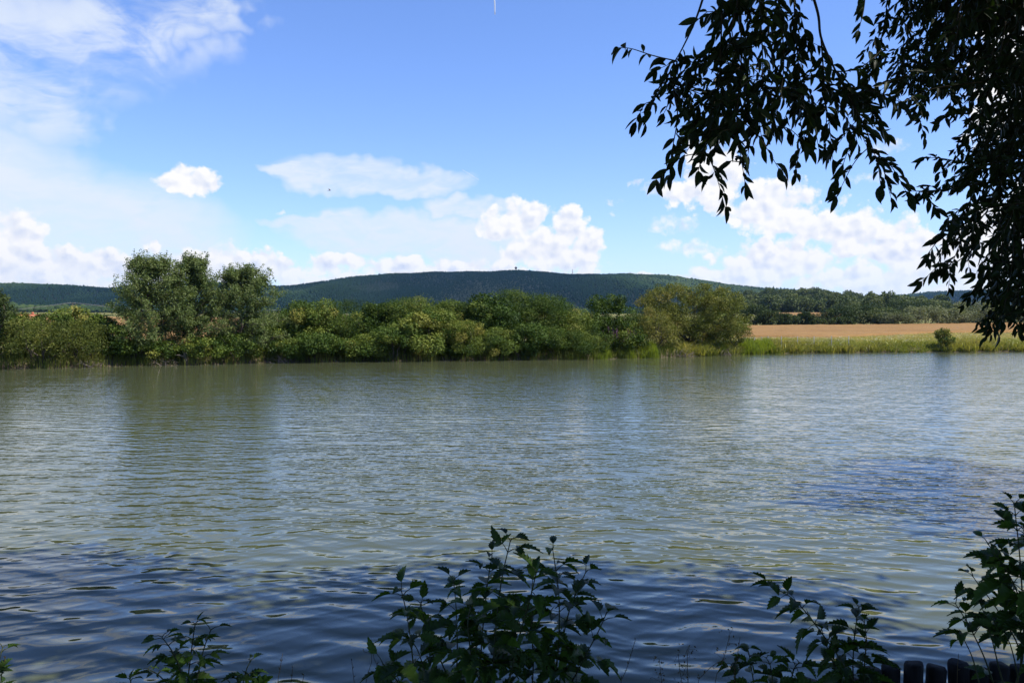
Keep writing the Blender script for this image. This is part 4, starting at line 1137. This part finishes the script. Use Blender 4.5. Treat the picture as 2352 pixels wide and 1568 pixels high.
# ------------------------------------------------------------------ foreground plants
def leaf_meshes(name, specs, mat):
    out = []
    for teeth, droop, fold, peak, w, t in specs:
        T = leaf_toothed(teeth, droop, fold, peak); out.append(make_mesh(name, T[0] * np.array([1, w, 1]), [T[1]], mat, tint=np.full(len(T[0]), t)))
    return out
ELDER = leaf_meshes('leaf', ((6, 0.25, 0.30, 0.36, 0.50, 0.25), (7, 0.40, 0.25, 0.34, 0.46, 0.45), (6, 0.15, 0.35, 0.38, 0.56, 0.35), (5, 0.55, 0.30, 0.40, 0.52, 0.60)), M['weed'])
NETTLE = leaf_meshes('leaf', ((7, 0.30, 0.35, 0.30, 0.46, 0.15), (7, 0.45, 0.30, 0.28, 0.42, 0.35), (6, 0.20, 0.40, 0.32, 0.50, 0.25)), M['weed'])
BRIGHT = leaf_meshes('leaf', ((6, 0.25, 0.30, 0.36, 0.44, 0.30), (6, 0.40, 0.25, 0.38, 0.40, 0.62), (5, 0.30, 0.30, 0.40, 0.48, 0.2)), M['weed'])

def plant(name, label, stems, Y, leaf_set, size, gap=0.085, compound=True, petiole=0.06, top_px=None, first=0.12, group=None, cat='plant', pdrop=0.0, rad=0.006, shift=0, bare_below=None):
    """stems: pixel polylines from the root up to the tip; leaves in opposite pairs, each a petiole with three leaflets or one leaf"""
    polys = []
    for px in stems:
        dy = np.cumsum(rng.normal(0, 0.05, len(px))) + rng.normal(0, 0.10)
        pts = [P(x, y + shift, Y + d) for (x, y), d in zip(px, dy)]
        g = pts[0].copy(); g[2] = float(ground_z(g[0], g[1])) - 0.05
        g[0] = pts[0][0] + (pts[0][0] - pts[1][0]) * 0.25
        polys.append(resample([g] + pts, 0.02))
    root = np.mean([p[0] for p in polys], 0); root[2] += 0.05
    o = tag(empty(name, root), label, cat, group)
    LV = []
    for p in polys:
        m = MB(); L = len(p)
        m.tube(p - root, np.linspace(rad, 0.0018, L), 6)
        tan = norm(np.gradient(p, axis=0))
        step = max(1, int(gap / 0.02)); node = 0
        zvis = 3 - 0.47 * Y
        ids = list(range(int(L * first), L - 1, step)) + [L - 1]
        for i in ids:
            if p[i][2] < zvis - 0.12: continue
            if bare_below is not None and p[i][2] < P(2300, bare_below, p[i][1])[2] and rng.random() < 0.85: continue
            node += 1; a0 = node * 1.57 + rng.normal(0, 0.3)
            near_tip = (L - 1 - i) * 0.02
            k = 0.62 + 0.38 * min(1.0, near_tip / 0.18)
            for s_ in (0, math.pi):
                if rng.random() < pdrop: continue
                a = a0 + s_
                out = np.array([math.cos(a), math.sin(a), 0]); out = norm(out - tan[i] * (out @ tan[i]))
                up = 0.75 - 0.5 * min(1, near_tip / 0.25)
                D = norm(out + tan[i] * up + rng.normal(0, 0.12, 3))
                pl = petiole * rng.uniform(0.7, 1.3) * k
                q = p[i] + D * pl
                m.tube(np.array([p[i], (p[i] + q) / 2 + (0, 0, 0.004), q]) - root, [0.0020, 0.0012], 4, cap=False)
                N = norm(np.array([0, 0, 1.0]) + rng.normal(0, 0.35, 3) - D * 0.2)
                S = norm(np.cross(N, D)); sz = size * k * rng.uniform(0.75, 1.2)
                dd = np.array([0, 0, -0.35 * rng.random()])
                LV.append((q, norm(D + dd), N, sz))
                if compound and k > 0.70:
                    for sg in (-1, 1):
                        LV.append((q - D * pl * 0.15, norm(D * 0.55 + S * sg * 0.9 + dd), norm(N + S * sg * 0.2), sz * rng.uniform(0.65, 0.85)))
        m.build('stem', M['stem'], o)
    LV.sort(key=lambda q: -(q[3] if q[0][2] > 3 - 0.46 * Y else 0))
    for q, D, N, s in LV[:300]: place_leaf(leaf_set[int(rng.integers(len(leaf_set)))], o, q, D, N, s, root)
    if len(LV) > 300:
        r = LV[300:]; T = leaf_toothed(5, 0.3, 0.3, 0.36)
        V, F, t = leaves(np.array([q[0] for q in r]) - root, np.array([q[1] for q in r]), np.array([q[2] for q in r]), np.array([q[3] for q in r]), np.array([q[3] for q in r]) * 0.5, T, rng.random(len(r)) * 0.6)
        link('foliage', make_mesh('foliage', V, [F], M['weed'], tint=t), o)['kind'] = 'stuff'
    return o

# the shrub in the middle
plant('leafy_shrub', 'dark many-stemmed shrub with toothed leaves in the middle of the near bank', [
    [(955, 1640), (948, 1500), (935, 1400), (922, 1342)],
    [(1040, 1640), (1050, 1500), (1048, 1390), (1042, 1318)],
    [(1100, 1640), (1105, 1480), (1118, 1340), (1130, 1262)],
    [(1130, 1640), (1135, 1480), (1150, 1330), (1172, 1228)],
    [(1160, 1640), (1185, 1480), (1215, 1370), (1232, 1300)],
    [(1255, 1640), (1280, 1500), (1284, 1360), (1270, 1250)],
    [(1285, 1640), (1290, 1480), (1310, 1380), (1345, 1300)],
    [(1280, 1640), (1330, 1520), (1372, 1440), (1390, 1400)],
    [(1010, 1640), (985, 1560), (960, 1480), (935, 1445)],
    [(1080, 1640), (1020, 1520), (980, 1420), (965, 1370)],
    [(1220, 1640), (1225, 1500), (1220, 1430), (1225, 1380)],
    [(1130, 1640), (1090, 1520), (1075, 1430), (1080, 1380)],
    [(990, 1640), (960, 1600), (905, 1540), (880, 1510)]], 3.0, ELDER, 0.106, 0.080, petiole=0.05, shift=14)
# right edge shrub
plant('leafy_shrub', 'tall dark shrub with toothed leaves at the right edge of the near bank', [
    [(2320, 1640), (2350, 1480), (2345, 1300), (2330, 1145)],
    [(2310, 1640), (2345, 1500), (2300, 1400), (2235, 1310)],
    [(2300, 1640), (2270, 1520), (2230, 1430), (2195, 1372)],
    [(2350, 1640), (2372, 1480), (2330, 1330), (2270, 1235)],
    [(2330, 1640), (2300, 1540), (2280, 1460), (2262, 1400)],
    [(2370, 1640), (2390, 1400), (2370, 1260), (2350, 1200)],
    [(2290, 1640), (2260, 1590), (2235, 1500), (2215, 1455)],
    [(2340, 1640), (2340, 1560), (2325, 1480), (2305, 1430)]], 3.2, ELDER, 0.106, 0.078, petiole=0.055, shift=14, bare_below=1470)
# nettles
plant('nettle', 'nettle with one long stem leaning left over the water', [
    [(1985, 1640), (1946, 1540), (1885, 1450), (1830, 1382), (1785, 1352), (1768, 1340)],
    [(1975, 1640), (1960, 1560), (1962, 1470), (1972, 1395)],
    [(1950, 1640), (1930, 1560), (1905, 1500), (1890, 1455)],
    [(1990, 1640), (1985, 1540), (1990, 1470), (1985, 1430)]], 3.6, NETTLE, 0.10, 0.055, compound=False, petiole=0.03)
plant('nettle', 'low nettle at the bottom left of the log palisade', [
    [(1740, 1640), (1730, 1560), (1722, 1510), (1718, 1490)],
    [(1770, 1640), (1775, 1580), (1770, 1530), (1760, 1510)],
    [(1700, 1640), (1690, 1590), (1688, 1540), (1680, 1525)],
    [(1820, 1640), (1815, 1590), (1822, 1540), (1835, 1520)]], 3.3, NETTLE, 0.09, 0.05, compound=False, petiole=0.03)
# lower left plants
plant('seedling', 'small bright green sapling at the bottom left', [
    [(430, 1640), (432, 1560), (440, 1490), (448, 1432)],
    [(425, 1640), (420, 1560), (398, 1500), (372, 1462)],
    [(445, 1640), (450, 1580), (465, 1500), (484, 1446)],
    [(415, 1640), (400, 1590), (365, 1550), (340, 1535)]], 2.9, BRIGHT, 0.070, 0.07, petiole=0.04)
plant('seedling', 'low sapling right of the small bright one at the bottom left', [
    [(556, 1640), (555, 1590), (565, 1540), (574, 1520)],
    [(548, 1640), (540, 1600), (530, 1570), (522, 1560)]], 2.9, BRIGHT, 0.070, 0.06, petiole=0.04)
plant('seedling', 'tip of a seedling at the very bottom, left of the bright sapling', [[(300, 1660), (302, 1600), (300, 1562)]], 2.9, BRIGHT, 0.06, 0.05, petiole=0.03)
plant('seedling', 'single leafy sprig poking in at the lower left edge', [[(-14, 1640), (-6, 1540), (6, 1486)], [(-40, 1640), (-20, 1560), (-2, 1545)]], 2.9, NETTLE, 0.075, 0.09, petiole=0.03)

# ------------------------------------------------------------------ dry grass stalks
def stalk(px, label, Y=3.0, head=0, r=0.0014):
    pts = [P(x, y, Y) for x, y in px]; g = pts[0].copy(); g[2] = float(ground_z(g[0], g[1])) - 0.03
    p = resample([g] + pts, 0.03); root = p[0]
    o = tag(empty('grass_stalk', root), label, 'grass', 'dry grass stalks along the near bank')
    m = MB(); m.tube(p - root, np.linspace(r * 1.5, r * 0.7, len(p)), 5); m.build('stem', M['straw'], o)
    if head:
        n = 26; i = rng.integers(max(1, int(len(p) - 5)), len(p), n); c = p[i] - root
        off = rng.normal(0, head, (n, 3)) * np.array([1, 1, 0.8])
        mm = MB()
        for a, b in zip(c[::2], (c + off)[::2]): mm.tube([a, b], 0.0006, 3, cap=False)
        V, F, T = leaves(c + off, unit(n), unit(n), 0.011, 0.006, RH, rng.random(n)); mm.add(V, F, T)
        mm.build('seed_head', M['straw'], o)['kind'] = 'stuff'
    else:
        n = 9; i = rng.integers(int(len(p) * 0.6), len(p), n)
        V, F, T = leaves(p[i] - root, norm(np.array([0, 0, 1.0]) + rng.normal(0, 0.4, (n, 3))), unit(n), 0.014, 0.004, RH, rng.random(n))
        link('seed_head', make_mesh('seed_head', V, [F], M['straw'], tint=T), o)['kind'] = 'stuff'
for px, lab, hd in (
        ([(1424, 1600), (1440, 1535), (1459, 1470)], 'thin bare grass stalk leaning right, just right of the middle shrub', 0),
        ([(1580, 1600), (1579, 1540), (1578, 1490)], 'grass stalk with the fullest fluffy seed head, left of the low nettle', 0.022),
        ([(1566, 1600), (1562, 1550), (1558, 1500)], 'grass stalk with a seed head beside the fullest one', 0.014),
        ([(1520, 1600), (1518, 1550), (1514, 1512)], 'short grass stalk with a small fluffy head', 0.014),
        ([(1640, 1600), (1660, 1520), (1676, 1458)], 'tall grass stalk with a loose head leaning over the low nettle', 0.018),
        ([(1600, 1600), (1625, 1540), (1655, 1516), (1664, 1514)], 'grass stalk bent over to the right', 0),
        ([(1685, 1600), (1692, 1520), (1700, 1462)], 'straight grass stalk behind the low nettle', 0),
        ([(638, 1600), (642, 1545), (649, 1500)], 'lone bare grass stalk between the left saplings and the middle shrub', 0),
        ([(668, 1600), (670, 1560), (672, 1535)], 'short bare stalk right of the lone one at bottom left', 0),
        ([(690, 1600), (693, 1575), (698, 1550)], 'shortest bare stalk at the bottom left', 0),
        ([(815, 1600), (812, 1555), (808, 1518)], 'bare stalk left of the middle shrub', 0),
        ([(840, 1600), (846, 1545), (856, 1505), (835, 1495)], 'stalk arching left beside the middle shrub', 0),
        ([(882, 1600), (875, 1550), (858, 1508)], 'stalk leaning left against the edge of the middle shrub', 0),
        ([(2198, 1600), (2199, 1540), (2202, 1500)], 'fine stalk standing behind the log palisade', 0),
        ([(2, 1600), (4, 1550), (12, 1512)], 'bare stalk at the lower left edge', 0)):
    stalk(px, lab, 3.0, hd)

# ------------------------------------------------------------------ log palisade at the water's edge
def palisade():
    Y = 5.0
    root = np.array([1.4, Y, float(ground_z(1.4, 4.75))])
    o = tag(empty('log_palisade', root), 'low palisade of round upright logs at the lower right water edge', 'palisade')
    px = [1790, 1836, 1862, 1910, 1955, 2002, 2046, 2099, 2151, 2201, 2247, 2296, 2344, 2394, 2440]
    tops = [1590, 1585, 1562, 1566, 1560, 1534, 1529, 1522, 1530, 1521, 1534, 1524, 1532, 1526, 1530]
    for i, (x, t) in enumerate(zip(px, tops)):
        q = P(x, t, Y + rng.normal(0, 0.015)); r = rng.uniform(0.056, 0.063)
        if i == 1: r *= 0.9
        sides = 14; th = np.arange(sides) / sides * 6.283
        tilt = rng.normal(0, 0.025, 2); wob = 1 + 0.05 * np.sin(2 * th + rng.random() * 6) + 0.02 * rng.normal(size=sides)
        levels = [(-1.6, 1.0), (-0.5, 1.0), (-0.012, 1.0), (0.0, 0.90)]
        V = []
        for dz, k in levels: V += [(q[0] - root[0] + math.cos(a) * r * w * k + tilt[0] * dz, q[1] - root[1] + math.sin(a) * r * w * k + tilt[1] * dz, q[2] - root[2] + dz + ((0.006 * math.sin(a + i * 2.1) + 0.003 * math.sin(a * 3 + i)) if dz > -0.1 else 0)) for a, w in zip(th, wob)]
        F = [(l * sides + j, l * sides + (j + 1) % sides, (l + 1) * sides + (j + 1) % sides, (l + 1) * sides + j) for l in range(3) for j in range(sides)]
        m = MB(); m.add(V, F); m.F.setdefault(sides, []).append(np.array([np.arange(sides) + 3 * sides]))
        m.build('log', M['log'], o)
palisade()

# ------------------------------------------------------------------ bird and vapour trails
def bird():
    c = P(757, 437, 68.0)
    o = tag(empty('flying_bird', c), 'small dark bird gliding before the pale cloud bank at left', 'bird')
    m = MB(); xs = np.linspace(-0.11, 0.10, 7); rr = np.array([0.006, 0.022, 0.034, 0.036, 0.028, 0.020, 0.008])
    m.tube(np.stack([xs, xs * 0, xs * 0.15], 1), rr, 8); b = m.build('body', M['bark'], o, smooth=True)
    for sg in (-1, 1):
        m = MB(); V = np.array([(0.05, 0, 0.01), (-0.03, 0, 0.012), (0.06, sg * 0.10, 0.06), (-0.02, sg * 0.10, 0.065), (-0.01, sg * 0.24, 0.05), (-0.05, sg * 0.22, 0.052)])
        m.add(V, [(0, 1, 3, 2), (2, 3, 5, 4)]); m.add(V - (0, 0, 0.006), [(0, 2, 3, 1), (2, 4, 5, 3)]); m.build('wing', M['bark'], o)
    m = MB(); m.add([(-0.10, -0.012, -0.012), (-0.10, 0.012, -0.012), (-0.19, 0.045, -0.02), (-0.19, -0.045, -0.02)], [(0, 1, 2, 3)]); m.build('tail', M['bark'], o)
    o.rotation_euler = (0.5, -0.2, 0.6)
bird()
def contrail():
    vm, t, out = new_mat('vapour_trail')
    df = t.nodes.new('ShaderNodeBsdfDiffuse'); df.inputs[0].default_value = (0.9, 0.9, 0.9, 1)
    trn = t.nodes.new('ShaderNodeBsdfTranslucent'); trn.inputs[0].default_value = (0.9, 0.9, 0.9, 1)
    tp = t.nodes.new('ShaderNodeBsdfTransparent'); a = t.nodes.new('ShaderNodeMixShader'); b = t.nodes.new('ShaderNodeMixShader')
    t.links.new(df.outputs[0], a.inputs[1]); t.links.new(trn.outputs[0], a.inputs[2])
    b.inputs[0].default_value = 0.75; t.links.new(tp.outputs[0], b.inputs[1]); t.links.new(a.outputs[0], b.inputs[2]); t.links.new(b.outputs[0], out.inputs[0])
    for pairs, rad, label in ((((1134.0, -60), (1137.0, 34)), (6.0, 3.4), 'short white vapour trail at the top edge of the sky'),
                              (((1062, 390), (1100, 413)), (2.0, 1.2), 'faint slanting vapour trail above the central cloud')):
        A = P(*pairs[0], 9000.0); B = P(*pairs[1], 9000.0)
        o = tag(empty('vapour_trail', A), label, 'vapour trail')
        for dx in ((-7, 7) if rad[0] > 3 else (0,)):
            m = MB(); tt = np.linspace(0, 1, 14)[:, None]; p = (B - A) * tt + np.array([dx, 0, 0]) * (1 - 0.7 * tt); m.tube(p, np.linspace(rad[0], rad[1], 14) * (1 + 0.15 * rng.normal(size=14)), 8)
            m.build('streak', vm, o, smooth=True)
contrail()

# ------------------------------------------------------------------ haze between here and the hills
def haze():
    m, t, out = new_mat('air')
    v = t.nodes.new('ShaderNodeVolumePrincipled'); v.inputs['Color'].default_value = (0.28, 0.52, 1.0, 1); v.inputs['Density'].default_value = 0.000034; v.inputs['Anisotropy'].default_value = 0.2
    t.links.new(v.outputs[0], out.inputs['Volume'])
    mb = MB(); mb.box((0, 3000, 150), (16000, 14000, 310)); o = mb.build('haze', m); o['kind'] = 'stuff'
    tag(o, 'thin bluish summer haze over lake and hills', 'haze')
if USE_HAZE: haze()
